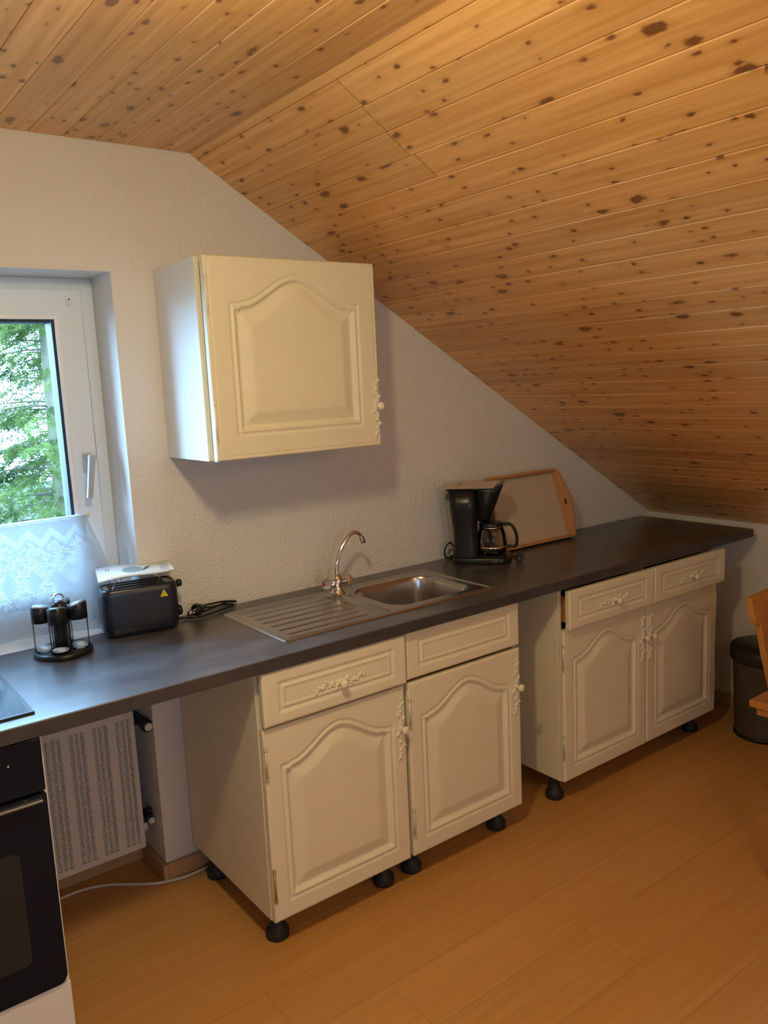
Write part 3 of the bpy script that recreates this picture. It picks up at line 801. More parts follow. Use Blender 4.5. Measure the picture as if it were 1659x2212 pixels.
m = MB(); m.cyl((w_ + .004, .03, .440), (w_ + .030, .03, .440), .014, n=16); m.cyl((w_ + .030, .075, .440), (w_ + .030, -.010, .440), .015, n=18); m.cyl((w_ + .030, .075, .440), (w_ + .030, .130, .440), .010, n=14)
vb = m.build('valve', M_blackm, ro, bevel=.001)
m = MB(); m.lathe([(.017, 0), (.021, .004), (.021, .030), (.018, .036), (.010, .038)], (w_ + .030, -.012, .440), (0, -1, 0), n=20); m.build('thermostat_knob', M_blackm, vb)
m = MB(); m.lathe([(.0135, 0), (.0135, .004), (.011, .006)], (w_ + .030, -.050, .440), (0, -1, 0), n=20); m.build('knob_cap', M_knobwhite, vb)
m = MB(); m.cyl((w_ + .004, .03, .085), (w_ + .022, .03, .085), .012, n=14); m.cyl((w_ + .026, .06, .095), (w_ + .026, .005, .095), .012, n=16); m.cyl((w_ + .026, .03, .095), (w_ + .034, .03, .118), .010, n=14)
vb2 = m.build('valve', M_blackm, ro, bevel=.001)
m = MB(); m.lathe([(.010, 0), (.011, .010), (.008, .013)], (w_ + .028, .004, .088), (0, -1, 0), n=16); m.build('knob_cap', M_knobwhite, vb2)
m = MB(); m.cyl((w_ + .012, .03, .045), (w_ + .012, .03, .075), .012, n=14); m.build('bracket', M_rad, ro)
m = MB(); m.cyl((w_ + .030, .13, .440), (w_ + .030, .140, .440), .018, n=14); m.build('wall_rosette', M_rad, ro)

# ------------------------------------------------------------------ oven and hob
ov = empty('oven', (-0.870, -0.03, 0.0), 0, 'black glass built in oven in white housing under the hob', 'oven')
OO = (-0.870, -0.03, 0.0)
m = MB(); m.box(-0.870, -0.854, -0.565, -0.03, HB, CT); m.box(-0.285, -0.269, -0.565, -0.03, HB, CT); m.box(-.854, -.285, -.565, -.03, HB, HB + .016); m.box(-.854, -.285, -.05, -.04, HB + .016, CT)
m.build('housing', M_white, ov, off=OO, bevel=.001)
m = MB(); m.box(-.852, -.287, -.56, -.06, .235, .855); m.build('oven_body', M_darkin, ov, off=OO)
m = MB(); m.box(-.868, -.271, -.585, -.566, HB + .002, .222); m.build('plinth_drawer', M_white, ov, off=OO, bevel=.002)
def rr_poly(x0, x1, z0, z1, r, corners):
    P = []
    for (cx, cz, a0, use) in ((x1 - r, z0 + r, -90, corners[0]), (x1 - r, z1 - r, 0, corners[1]), (x0 + r, z1 - r, 90, corners[2]), (x0 + r, z0 + r, 180, corners[3])):
        if use:
            for k in range(7):
                a = math.radians(a0 + 15 * k); P.append((cx + r * math.cos(a), cz + r * math.sin(a)))
        else:
            P.append((cx + (r if a0 in (-90, 0) else -r), cz + (r if a0 in (0, 90) else -r)))
    return P
m = MB(); m.prism(rr_poly(-.862, -.277, .226, .722, .025, (1, 0, 0, 1)), 'y', -.592, -.566)
dgl = m.build('oven_door', M_gloss, ov, off=OO, bevel=.002)
m = MB(); m.prism(rr_poly(-.780, -.352, .312, .600, .015, (1, 1, 1, 1)), 'y', -.5932, -.5915); m.build('door_window', M_ovenw, dgl, off=OO)
m = MB(); m.box(-.82, -.292, -.622, -.607, .716, .723); m.box(-.80, -.79, -.608, -.59, .712, .720); m.box(-.33, -.32, -.608, -.59, .712, .720)
m.build('door_handle', mat('handle_grey', (0.30, 0.32, 0.34), .25, metal=.8), dgl, off=OO, bevel=.002)
m = MB(); m.box(-.862, -.277, -.590, -.566, .730, .860); cp = m.build('control_panel', M_gloss, ov, off=OO, bevel=.002)
for k in range(5):
    m = MB(); m.lathe([(.018, 0), (.018, .012), (.015, .018)], (-.80 + .09 * k, -.590, .797), (0, -1, 0), n=20); m.build('control_knob', M_blackm, cp, off=OO)
m = MB(); m.lathe([(.0025, 0), (.002, .0015)], (-.352, -.590, .812), (0, -1, 0), n=10); m.build('indicator', M_knobwhite, cp, off=OO)
for (lx, ly) in ((-.82, -.52), (-.32, -.50), (-.82, -.1), (-.32, -.1)):
    m = MB(); m.lathe([(.034, 0), (.034, .02), (.02, .035), (.02, HB)], (lx, ly, 0), n=20); m.build('leg', M_blackm, ov, off=OO)

HO = (-.57, -.30, H)
hb = empty('hob', HO, 0, 'black glass ceramic hob with metal rim set in the worktop above the oven', 'hob')
m = MB(); ring2 = [(-.862, -.545), (-.272, -.545), (-.272, -.045), (-.862, -.045)]; in2 = [(-.852, -.535), (-.282, -.535), (-.282, -.055), (-.852, -.055)]
for i in range(4):
    j = (i + 1) % 4
    m.hexa([(*ring2[i], H), (*ring2[j], H), (*in2[j], H), (*in2[i], H), (*ring2[i], H + .006), (*ring2[j], H + .006), (*in2[j], H + .006), (*in2[i], H + .006)])
m.build('rim', M_blackm, hb, off=HO, bevel=.001)
m = MB(); m.box(-.852, -.282, -.535, -.055, H, H + .0055); m.build('glass_plate', M_hob, hb, off=HO)
for (cx, cy, r) in ((-.70, -.17, .09), (-.70, -.42, .075), (-.42, -.17, .075), (-.42, -.42, .09)):
    m = MB(); n = 40; P = [(cx + r * math.cos(2 * math.pi * k / n), cy + r * math.sin(2 * math.pi * k / n), H + .0058) for k in range(n + 1)]; m.tube(P, .0007, 6); m.build('cooking_zone', M_printgrey, hb, off=HO)

# ------------------------------------------------------------------ floor cable
m = MB(); m.tube(catmull([(-.33, .13, .006), (-.20, .125, .006), (-0.105, .129, .006), (-.042, .127, .006), (.027, .101, .006), (.105, .040, .006), (.165, -.005, .006), (.24, -.030, .006), (.30, -.033, .006), (.40, -.03, .006), (.55, -.06, .006)], 8), .005, 10)
tag(m.build('power_cable', M_cable), 'white power cable lying on the floor between oven and sink cabinet', 'cable')

# ------------------------------------------------------------------ toaster
ta = math.radians(-9)
to = empty('toaster', (0.172, -0.062, H), ta, 'black long toaster with wire bun rack on the worktop by the window', 'toaster')
def loft(rings, mi=0, smooth=True):
    m = MB(); n = len(rings[0]); vs = [q for r in rings for q in r]
    fs = [(i * n + k, i * n + (k + 1) % n, (i + 1) * n + (k + 1) % n, (i + 1) * n + k) for i in range(len(rings) - 1) for k in range(n)]
    m.add(vs, fs, mi, smooth); m.add(rings[0], [tuple(reversed(range(n)))], mi); m.add(rings[-1], [tuple(range(n))], mi); return m
def srect(hx, hy, z, r, cx=0, cy=0, n=6):
    P = []
    for (sx, sy, a0) in ((1, -1, -90), (1, 1, 0), (-1, 1, 90), (-1, -1, 180)):
        for k in range(n + 1):
            a = math.radians(a0 + 90 * k / n); P.append((cx + sx * (hx - r) + r * math.cos(a), cy + sy * (hy - r) + r * math.sin(a), z))
    return P
m = loft([srect(.096, .042, .000, .02), srect(.106, .050, .004, .025), srect(.114, .056, .018, .03), srect(.117, .058, .045, .032), srect(.117, .058, .130, .032), srect(.115, .056, .147, .030), srect(.111, .052, .152, .028), srect(.104, .045, .152, .024), srect(.102, .043, .148, .022)])
tb = m.build('toaster_body', M_toaster, to)
m = MB(); 
m.add(srect(.102, .043, .1495, .022), [tuple(range(28))]); m.build('top_plate', M_steel, to)
m = MB(); m.box(-.088, .080, -.026, -.008, .1497, .1505); m.box(-.088, .080, .008, .026, .1497, .1505); m.build('toast_slots', M_darkin, to)
m = MB()
for yy in (-.040, .040): m.tube([(-.095, yy, .186), (.070, yy, .186)], .0022, 8)
for yy in (-.020, 0, .020): m.tube([(-.095, yy, .186), (.070, yy, .186)], .0016, 8)
for xx in (-.095, .070): m.tube([(xx, -.040, .186), (xx, .040, .186)], .0022, 8)
for xx in (-.080, .055):
    for yy in (-.030, .030):
        m.tube([(xx, yy, .150), (xx + .010, yy * 1.15, .168), (xx - .008, yy * 1.3, .186)], .0020, 8)
m.build('bun_rack', M_chrome, to)
m = MB(); m.box(.070, .112, -.024, .024, .180, .190); m.build('rack_handle', M_black, to, bevel=.003)
m = MB(); m.box(.112, .126, -.006, .006, .128, .138); m.lathe([(.009, 0), (.012, .003), (.012, .014), (.008, .017)], (.122, 0, .133), (1, 0, 0), n=18); m.build('lever', M_black, to, bevel=.001)
m = MB(); m.lathe([(.017, 0), (.017, .010), (.013, .014)], (.116, -.012, .048), (1, 0, 0), n=22); m.build('dial', M_black, to)
m = MB(); m.prism([(.056, .111), (.081, .111), (.0685, .134)], 'y', -.0588, -.0578); ws = m.build('warning_sticker', M_yellow, to)
m = MB(); m.prism([(.0665, .118), (.0705, .118), (.0690, .127)], 'y', -.0592, -.0586); m.build('warning_mark', mat('sticker_mark', (.45, .33, .02), .5), ws)
m = MB(); m.tube(catmull([(.115, .02, .012), (.150, .028, .006), (.185, .010, .006), (.235, .032, .006), (.300, .065, .006), (.330, .085, .008), (.290, .075, .016), (.220, .060, .020), (.175, .052, .022), (.160, .030, .012), (.200, .036, .014), (.270, .072, .016), (.320, .100, .018), (.345, .104, .012), (.300, .086, .024), (.240, .060, .030), (.205, .040, .034)], 8), .0034, 8)
m.build('power_cord', M_black, to)
m = MB(); m.lathe([(.0195, 0), (.0205, .004), (.0205, .012), (.017, .020), (.009, .034), (.006, .044)], (.178, .010, .030), (.85, .42, .10), n=22); pg = m.build('plug', M_black, to)
m = MB(); dvp = Vector((.85, .42, .10)).normalized()
for s in (-1, 1):
    p0 = Vector((.178, .010, .030)) + Vector((-.42, .85, 0)) * (.0095 * s); m.cyl(p0, p0 - dvp * .018, .0024, n=10)
m.lathe([(.012, 0), (.012, .0012)], Vector((.178, .010, .030)) - dvp * .0012, dvp, n=18); m.build('plug_pins', M_chrome, pg)

# leaflet lying on the bun rack
PO = (0.17, -0.06, 1.095)
lf = empty('leaflet', PO, 0, 'white instruction leaflet with grey logo lying on the toaster rack', 'leaflet')
P4 = [Vector((0.034, -0.128, 1.092)), Vector((0.264, -0.146, 1.099)), Vector((0.305, 0.000, 1.101)), Vector((0.080, 0.040, 1.100))]
def pq(u, v, dz=0.0):
    q = P4[0] * (1 - u) * (1 - v) + P4[1] * u * (1 - v) + P4[2] * u * v + P4[3] * (1 - u) * v
    return Vector((q.x, q.y, q.z + dz + 0.004 * math.sin(u * 5.5)))
m = MB(); N = 16
vs = [pq(i / N, j / 4) for i in range(N + 1) for j in range(5)] + [pq(i / N, j / 4, .0012) for i in range(N + 1) for j in range(5)]
q5 = (N + 1) * 5; fs = []
for i in range(N):
    for j in range(4):
        a = i * 5 + j; fs.append((a, a + 1, a + 6, a + 5)); fs.append((q5 + a, q5 + a + 5, q5 + a + 6, q5 + a + 1))
    fs.append((i * 5, (i + 1) * 5, q5 + (i + 1) * 5, q5 + i * 5)); fs.append((i * 5 + 4, q5 + i * 5 + 4, q5 + (i + 1) * 5 + 4, (i + 1) * 5 + 4))
m.add(vs, fs, 0, True); m.build('sheet', M_paper, lf, off=PO)
def patch(poly, name, mt_, dz=.0018):
    m = MB(); P = [pq(u, v, dz) for u, v in poly]; m.add(P, [tuple(range(len(P)))]); return m.build(name, mt_, lf, off=PO)
patch([(0.47 + .14 * math.cos(a), 0.48 + .22 * math.sin(a)) for a in [2 * math.pi * k / 24 for k in range(24)]], 'print_oval', M_printgrey)
for k in range(4):
    u0 = .60 + k * .022
    patch([(u0, .34 + k * .06), (u0 + .014, .34 + k * .06), (u0 + .060, .62 + k * .03), (u0 + .046, .62 + k * .03)], 'print_stripe', M_printdark, .0024)
for k in range(5): patch([(.84, .18 + .14 * k), (.95, .18 + .14 * k), (.95, .21 + .14 * k), (.84, .21 + .14 * k)], 'print_line', M_printgrey, .0020)
for k in range(2): patch([(.12 + k * .035, .62), (.14 + k * .035, .62), (.14 + k * .035, .78), (.12 + k * .035, .78)], 'print_mark', M_printgrey, .0020)

# ------------------------------------------------------------------ condiment carousel with four jars
JC = (-0.082, -0.118, H)
js = empty('condiment_stand', JC, 0, 'round black condiment stand with ring handle on the worktop left of the toaster', 'stand')
m = MB(); m.lathe([(.078, 0), (.082, .003), (.082, .012), (.078, .016), (0, .016)], n=48); m.build('stand_base', M_black, js)
m = MB(); m.lathe([(.022, .016), (.022, .146), (.010, .158), (0, .158)], n=20); m.build('stand_column', M_black, js)
m = MB(); m.tube([(.016 * math.cos(a), .006 * math.cos(a), .163 + .014 * math.sin(a)) for a in [math.radians(q) for q in range(-30, 211, 15)]], .0028, 8); m.build('ring_handle', M_chrome, js)
jar0 = None
jl = ['glass condiment jar with black cap nearest the toaster in the round stand', 'glass condiment jar with black cap at the front centre of the round stand',
      'glass condiment jar with black cap farthest left at the front of the round stand', 'glass condiment jar with black cap at the back of the round stand']
for k, a in enumerate((-30, -112, 168, 70)):
    a = math.radians(a); loc = (JC[0] + .0495 * math.cos(a), JC[1] + .0495 * math.sin(a), H + .0165)
    if jar0 is None:
        jar0 = empty('condiment_jar', loc, a, jl[k], 'jar', 'glass jars in the condiment stand')
        m = MB(); m.lathe([(.0, .0), (.024, 0), (.026, .003), (.026, .090)], n=32, open_top=True); m.build('glass_body', M_jar, jar0)
        m = MB(); m.lathe([(.0, .0062), (.0225, .0062), (.0225, .010), (0, .012)], n=28); m.build('jar_bottom', mat('jar_contents', (.80, .84, .84), .4), jar0)
        m = MB(); rr = [[(.0275 * math.cos(t), .0275 * math.sin(t), z + dz * math.cos(t)) for t in [2 * math.pi * q / 32 for q in range(32)]] for z, dz in ((.086, 0), (.128, .006))]
        rr.append([(.024 * math.cos(t), .024 * math.sin(t), .131 + .0055 * math.cos(t)) for t in [2 * math.pi * q / 32 for q in range(32)]])
        m = loft(rr); m.box(-.034, -.014, -.010, .010, .100, .126); m.build('cap', M_black, jar0)
        m = MB(); m.lathe([(.0, .0), (.0215, 0), (.0215, .001), (0, .001)], (0, 0, .1315), (-.22, 0, 1), n=28); m.build('cap_plate', mat('cap_plate', (.42, .45, .46), .3, metal=.7), jar0)
        kids = list(jar0.children)
    else:
        j2 = jar0.copy(); COL.objects.link(j2); j2.location = loc; j2.rotation_euler = (0, 0, a); j2['label'] = jl[k]
        for c_ in kids:
            q = c_.copy(); COL.objects.link(q); q.parent = j2

# ------------------------------------------------------------------ coffee maker
F_ = Vector((.66, -.75, 0)).normalized()
ca = math.atan2(F_.y, F_.x)
cmo = Vector((1.434, -.112, H)) + Vector((.75, .66, 0)).normalized() * .078
cm = empty('coffee_maker', cmo, ca, 'black filter coffee maker on the worktop in front of the wooden tray', 'coffee maker')
# local x forward (towards the carafe), y sideways, z up
m = loft([srect(.052, .066, 0, .03, .056), srect(.052, .066, .035, .03, .056), srect(.047, .062, .08, .03, .056), srect(.046, .062, .14, .03, .052), srect(.052, .068, .22, .03, .050), srect(.056, .072, .296, .03, .050)])
m.build('water_tank', M_black, cm)
m = loft([srect(.115, .074, 0, .045, .118), srect(.117, .076, .006, .045, .118), srect(.117, .076, .020, .045, .118), srect(.112, .072, .026, .045, .118)])
bs = m.build('heater_base', M_black, cm)
m = MB(); m.lathe([(.060, 0), (.060, .002), (0, .002)], (.158, 0, .026), n=32); m.build('warming_plate', M_blackm, cm)
m = MB(); m.box(.165, .185, -.079, -.074, .008, .018); m.build('switch', M_bin, bs, bevel=.001)
m = loft([srect(.022, .030, .166, .018, .128), srect(.028, .040, .180, .024, .132), srect(.050, .062, .285, .04, .150), srect(.056, .066, .300, .04, .150)])
m.build('filter_holder', M_black, cm)
m = MB(); m.prism([(-.012, .296), (.190, .296), (.214, .315), (.205, .322), (.178, .306), (-.012, .304)], 'y', -.066, .066); m.build('tank_lid', M_black, cm, bevel=.003)
m = MB(); m.cyl((.135, 0, .154), (.135, 0, .170), .012, n=16); m.build('drip_spout', M_black, cm)
m = MB(); m.tube(catmull([(.01, .03, .01), (-.02, .02, .006), (-.035, .0, .020), (-.030, -.01, .055), (-.012, .0, .075), (.006, .01, .05)], 8), .0035, 8); m.tube(catmull([(.01, .05, .006), (-.02, .06, .006), (.05, .085, .005), (.15, .09, .005), (.235, .06, .005), (.262, .015, .008)], 8), .0032, 8); m.build('power_cord', M_black, cm)
m = MB(); m.lathe([(.007, 0), (.012, .012), (.017, .024), (.0175, .036), (.015, .040)], (.262, .012, .0185), (.25, -1, 0), n=18); pgc = m.build('plug', M_black, cm)
m = MB()
for s in (-1, 1): m.cyl((.272 + s * .008, -.027, .0185), (.276 + s * .008, -.046, .0185), .0022, n=8)
m.build('plug_pins', M_chrome, pgc)
# carafe is lifted out of the machine: own thing
cfo = cmo + F_ * .158 + Vector((0, 0, .0282))
cf = empty('coffee_carafe', cfo, ca, 'glass coffee carafe with black lid and handle standing in the coffee maker', 'carafe')
m = MB(); m.lathe([(0, .0005), (.046, .0005), (.056, .006), (.061, .022), (.061, .045), (.056, .080), (.047, .110), (.044, .118)], n=40, open_top=True); m.build('glass_body', M_carafe, cf)
m = MB(); m.lathe([(.0625, .028), (.0625, .038)], n=40); m.build('metal_band', M_chrome, cf)
m = MB(); m.lathe([(.0462, .106), (.0462, .116)], n=40); m.build('neck_band', M_chrome, cf)
m = MB(); m.lathe([(.048, .114), (.049, .122), (.044, .130), (.020, .134), (0, .134)], n=36); m.box(.030, .066, -.010, .010, .116, .130); m.build('lid', M_black, cf, bevel=.001)
hp_ = catmull([(.048, 0, .124), (.072, 0, .122), (.088, 0, .108), (.100, 0, .075), (.100, 0, .045), (.092, 0, .031), (.062, 0, .033)], 8)
m = MB(); m.tube(hp_, .0062, 12); m.build('handle', M_black, cf)
for k in range(6):
    a = math.radians(-62 + 0 * k); m = MB(); r_ = .0612
    z = .052 + k * .008; aa = [math.radians(-75 + q * 4) for q in range(4 if k % 2 else 6)]
    m.tube([(( .0618 - max(0, z - .045) * .16) * math.cos(t), (.0618 - max(0, z - .045) * .16) * math.sin(t), z) for t in aa], .0006, 6); m.build('scale_mark', M_knobwhite, cf)

# leaflet on the coffee maker
LO = (cmo.x + F_.x * .07, cmo.y + F_.y * .07, H + .308)
l2 = empty('leaflet', LO, ca, 'pale pink leaflet with dark print lying on top of the coffee maker', 'leaflet')
m = MB(); m.add([(-.105, -.074, -.002), (.105, -.078, -.002), (.125, .078, .008), (-.075, .080, .003), (-.105, -.074, -.0005), (.105, -.078, -.0005), (.125, .078, .0095), (-.075, .080, .0045)], [(3, 2, 1, 0), (4, 5, 6, 7), (0, 1, 5, 4), (1, 2, 6, 5), (2, 3, 7, 6), (3, 0, 4, 7)])
m.build('sheet', M_paperpink, l2)
m = MB()
for k in range(4): m.box(-.045 + k * .022, -.030 + k * .022, .010 + .012 * (k % 2), .030 + .012 * (k % 2), .0035, .0045)
m.box(-.05, .04, -.02, -.012, .0022, .0030); m.build('print_line', M_printdark, l2)

# ------------------------------------------------------------------ wooden tray leaning on the wall
TYO = (1.93, -.095, H + .001)
tr = empty('serving_tray', TYO, 0, 'wooden framed serving tray leaning on the wall behind the coffee maker', 'tray')
tilt = math.atan2(.085, .300)
TM = Matrix.Rotation(-tilt, 4, 'X')       # plane local: x right, y normal out of tray (towards room is -y), z up the tray
def trb(mb, name, mt_, **k):
    mb.v = [tuple(TM @ Vector(q)) for q in mb.v]; return mb.build(name, mt_, tr, **k)
TWb, TWt, THt = .225, .205, .308
m = MB(); m.prism([(-TWb, .004), (TWb, .004), (TWt, THt), (-TWt, THt)], 'y', -.006, 0.0); trb(m, 'tray_panel', M_traywhite)
# side walls of the tray: bottom and top rails, curved handle ends
m = MB(); m.hexa([(-TWb - .006, -.034, -.001), (TWb + .006, -.034, -.001), (TWb + .004, 0, .0), (-TWb - .004, 0, 0), (-TWb - .006, -.034, .010), (TWb + .006, -.034, .010), (TWb + .004, 0, .012), (-TWb - .004, 0, .012)]); trb(m, 'tray_rail', M_traywood, bevel=.001)
m = MB(); m.hexa([(-TWt - .006, -.034, THt - .002), (TWt + .006, -.034, THt - .002), (TWt + .004, 0, THt - .006), (-TWt - .004, 0, THt - .006), (-TWt - .006, -.034, THt + .009), (TWt + .006, -.034, THt + .009), (TWt + .004, 0, THt + .006), (-TWt - .004, 0, THt + .006)]); trb(m, 'tray_rail', M_traywood, bevel=.001)
for s in (-1, 1):
    m = MB(); n = 24; ringsA = []
    for i in range(n + 1):
        t = i / n; z = t * THt; xx = s * (TWb + (TWt - TWb) * t); hgt = .034 + .026 * math.sin(math.pi * t) ** 1.3; fl = s * .35
        th_ = .009
        ringsA.append([(xx, 0, z), (xx + s * th_, 0, z), (xx + s * th_ + fl * hgt, -hgt, z), (xx + fl * hgt, -hgt, z)])
    m = loft(ringsA, smooth=False); e_ = trb(m, 'tray_end', M_traywood)
    m = MB()
    for sgn in (0, 1): pass
    xx = s * (TWb + TWt) / 2 + s * .35 * .036
    m.tube([(xx - s * .004, -.038, THt * .5 - .005 + q * .006) for q in range(5)], .0035, 8); m.v = [tuple(TM @ Vector(q)) for q in m.v]; m.build('hand_hole', M_darkin, e_)

# ------------------------------------------------------------------ waste bin
BO = (2.722, -0.735, 0)
bn = empty('waste_bin', BO, 0, 'dark round waste bin standing by the low wall behind the wooden chair', 'bin')
m = MB(); m.lathe([(.118, 0), (.124, .004), (.126, .03), (.137, .345), (.139, .352), (0, .352)], n=56); m.build('bin_body', M_bin, bn)
m = MB(); m.lathe([(.146, .350), (.150, .356), (.150, .398), (.144, .412), (.10, .426), (0, .432)], n=56); m.build('bin_lid', mat('bin_lid', (.022, .020, .018), .35), bn)
m = MB(); m.lathe([(.129, .0), (.129, .016), (.124, .018)], n=56); m.build('base_ring', M_blackm, bn)
m = MB(); m.box(.10, .135, -.04, .04, .33, .40); m.build('lid_hinge', M_blackm, bn, bevel=.004)

# ------------------------------------------------------------------ chair (cropped by the right edge)
KO = (2.21, -1.27, 0)
kc = empty('dining_chair', KO, 0, 'pine wooden chair with plank seat and shaped board back, cut by the right edge', 'chair')
m = MB()
m.prism([(2.005, -1.055), (2.43, -1.055), (2.40, -1.47), (2.03, -1.47)], 'z', .425, .452); m.build('seat', M_pinefurn, kc, off=KO, bevel=.004)
m = MB(); m.prism([(2.022, -1.075), (2.41, -1.075), (2.385, -1.45), (2.045, -1.45)], 'z', .395, .425); m.build('seat_frame', M_pinefurn, kc, off=KO, bevel=.003)
# shaped back board, leaning back
def lean(z): return -1.085 + (z - .44) * .17
outline = [(-.125, .452), (-.131, .50), (-.146, .60), (-.153, .70), (-.157, .716), (-.184, .721), (-.187, .735), (-.191, .805), (-.180, .813), (-.09, .818), (0, .822)]
full = outline + [(-x, z) for x, z in reversed(outline[:-1])]
cxk = 2.235
vs = [(cxk + x, lean(z) - .012, z) for x, z in full] + [(cxk + x, lean(z) + .012, z) for x, z in full]; n = len(full)
m = MB(); m.add(vs, [(i, (i + 1) % n, n + (i + 1) % n, n + i) for i in range(n)] + [tuple(range(n)), tuple(reversed(range(n, 2 * n)))]); m.build('backrest', M_pinefurn, kc, off=KO, bevel=.003)
for (x0, y0, x1, y1) in ((2.17, -1.16, 2.18, -1.13), (2.36, -1.12, 2.39, -1.07), (2.14, -1.38, 2.12, -1.43), (2.34, -1.40, 2.37, -1.44)):
    m = MB(); m.cyl((x1, y1, 0), (x0, y0, .396), .014, .020, n=14); m.build('leg', M_pinefurn, kc, off=KO)

# dining table, only the foot of one leg reaches into the picture
TB = (2.25, -1.80, 0)
tbl = empty('dining_table', TB, 0, 'pine dining table beyond the right edge, one leg foot showing', 'table')
m = MB(); m.box(1.76, 2.80, -2.32, -1.345, .725, .755); m.build('tabletop', M_pinefurn, tbl, off=TB, bevel=.004)
m = MB(); m.box(1.86, 2.70, -2.22, -2.20, .64, .725); m.box(1.86, 2.70, -1.46, -1.44, .64, .725); m.box(1.84, 1.86, -2.22, -1.44, .64, .725); m.box(2.70, 2.72, -2.22, -1.44, .64, .725); m.build('apron', M_pinefurn, tbl, off=TB)
M_legdark = mat('stained_leg', (.30, .09, .03), .4)
for (lx, ly, tx, ty) in ((1.718, -1.318, 1.90, -1.48), (2.78, -1.32, 2.66, -1.48), (1.72, -2.30, 1.90, -2.18), (2.78, -2.30, 2.66, -2.18)):
    r1, r2 = .020, .030
    m = MB(); m.hexa([(lx + a * r1, ly + b * r1, 0) for a, b in ((-1, -1), (1, -1), (1, 1), (-1, 1))] + [(tx + a * r2, ty + b * r2, .724) for a, b in ((-1, -1), (1, -1), (1, 1), (-1, 1))]); m.build('leg', M_legdark, tbl, off=TB, bevel=.003)

# ------------------------------------------------------------------ ceiling lamp (above the picture)
CLO = (-0.15, -1.47, ZC)
cl = empty('ceiling_lamp', CLO, 0, 'round white glass ceiling lamp above the picture that lights the kitchen', 'lamp')
m = MB(); m.lathe([(0.0, 0), (.055, 0), (.060, -.012), (.050, -.020)], CLO, n=40); m.build('lamp_base', M_white, cl, off=CLO)
ml_ = bpy.data.materials.new('lit_lamp_glass'); ml_.use_nodes = True; bb = ml_.node_tree.nodes['Principled BSDF']
bb.inputs['Base Color'].default_value = (.9, .8, .6, 1); bb.inputs['Emission Color'].default_value = (*LAMP_COL, 1); bb.inputs['Emission Strength'].default_value = 4.0
m = MB(); m.lathe([(.035, -.015), (.060, -.030), (.072, -.060), (.060, -.090), (.030, -.108), (0, -.112)], CLO, n=40); m.build('lamp_shade', ml_, cl, off=CLO)
ll = bpy.data.lights.new('lamp_bulb', 'POINT'); ll.energy = LAMP_W; ll.color = LAMP_COL; ll.shadow_soft_size = .055
lo = bpy.data.objects.new('lamp_bulb', ll); COL.objects.link(lo); lo.parent = cl; lo.location = (0, 0, -.22)

l2_ = bpy.data.lights.new('lamp_downlight', 'AREA'); l2_.shape = 'DISK'; l2_.size = .10; l2_.energy = LAMP_DOWN_W; l2_.color = LAMP_COL
lo2 = bpy.data.objects.new('lamp_downlight', l2_); COL.objects.link(lo2); lo2.parent = cl; lo2.location = (0, 0, -.125)

# unseen glowing globe added behind the camera for soft warm fill
GO = (0.55, -3.55, ZC)
gl = empty('fill_globe', GO, 0, 'unseen glowing globe added behind the viewer for soft warm fill light', 'lamp')
m = MB(); m.cyl((0, 0, 0), (0, 0, -.12), .003, n=8); m.build('fill_globe_cord', M_white, gl)
mg_ = bpy.data.materials.new('fill_globe_glow'); mg_.use_nodes = True; bb = mg_.node_tree.nodes['Principled BSDF']
bb.inputs['Base Color'].default_value = (.85, .8, .7, 1); bb.inputs['Emission Color'].default_value = (1.0, .80, .50, 1)
bb.inputs['Emission Strength'].default_value = FILL_GLOBE_W / (4 * math.pi * math.pi * .19 ** 2)
m = MB(); m.ball((0, 0, -.31), .19, n=32); m.build('lamp_shade', mg_, gl)

# ------------------------------------------------------------------ outside
m = MB(); m.box(-30, 30, -30, 45, -3.3, -3.0); gr = m.build('ground', mat('grass_ground', (.012, .016, .007), .95, var=((1, 1, 1), (.030, .034, .014), .3, .7))); gr['kind'] = 'structure'

def leaf_mat(name, c1, c2):
    mt = bpy.data.materials.new(name); mt.use_nodes = True; nt = mt.node_tree; L = nt.links.new
    for n in list(nt.nodes):
        if n.type != 'OUTPUT_MATERIAL': nt.nodes.remove(n)
    df = nt.nodes.new('ShaderNodeBsdfDiffuse'); tl = nt.nodes.new('ShaderNodeBsdfTranslucent'); mx = nt.nodes.new('ShaderNodeMixShader'); mx.inputs[0].default_value = .45
    tc = nt.nodes.new('ShaderNodeTexCoord'); nz = nt.nodes.new('ShaderNodeTexNoise'); nz.inputs['Scale'].default_value = 2.2; nz.inputs['Detail'].default_value = 4; L(tc.outputs['Object'], nz.inputs['Vector'])
    cr = nt.nodes.new('ShaderNodeValToRGB'); cr.color_ramp.elements[0].position = .35; cr.color_ramp.elements[1].position = .65
    cr.color_ramp.elements[0].color = (*c1, 1); cr.color_ramp.elements[1].color = (*c2, 1); L(nz.outputs['Fac'], cr.inputs['Fac'])
    L(cr.outputs['Color'], df.inputs['Color']); L(cr.outputs['Color'], tl.inputs['Color']); L(df.outputs[0], mx.inputs[1]); L(tl.outputs[0], mx.inputs[2])
    L(mx.outputs[0], nt.nodes['Material Output'].inputs['Surface']); return mt

def np_mesh(name, V, Fc, material, parent, off):
    me = bpy.data.meshes.new(name); V = V - np.array(off)
    me.vertices.add(len(V)); me.vertices.foreach_set('co', V.astype(np.float32).ravel())
    k = Fc.shape[1]; me.loops.add(Fc.size); me.loops.foreach_set('vertex_index', Fc.ravel().astype(np.int32))
    me.polygons.add(len(Fc)); me.polygons.foreach_set('loop_start', np.arange(0, Fc.size, k, dtype=np.int32)); me.polygons.foreach_set('loop_total', np.full(len(Fc), k, np.int32))
    me.materials.append(material); me.update(calc_edges=True); me.validate()
    o = bpy.data.objects.new(name, me); COL.objects.link(o); o.parent = parent; return o

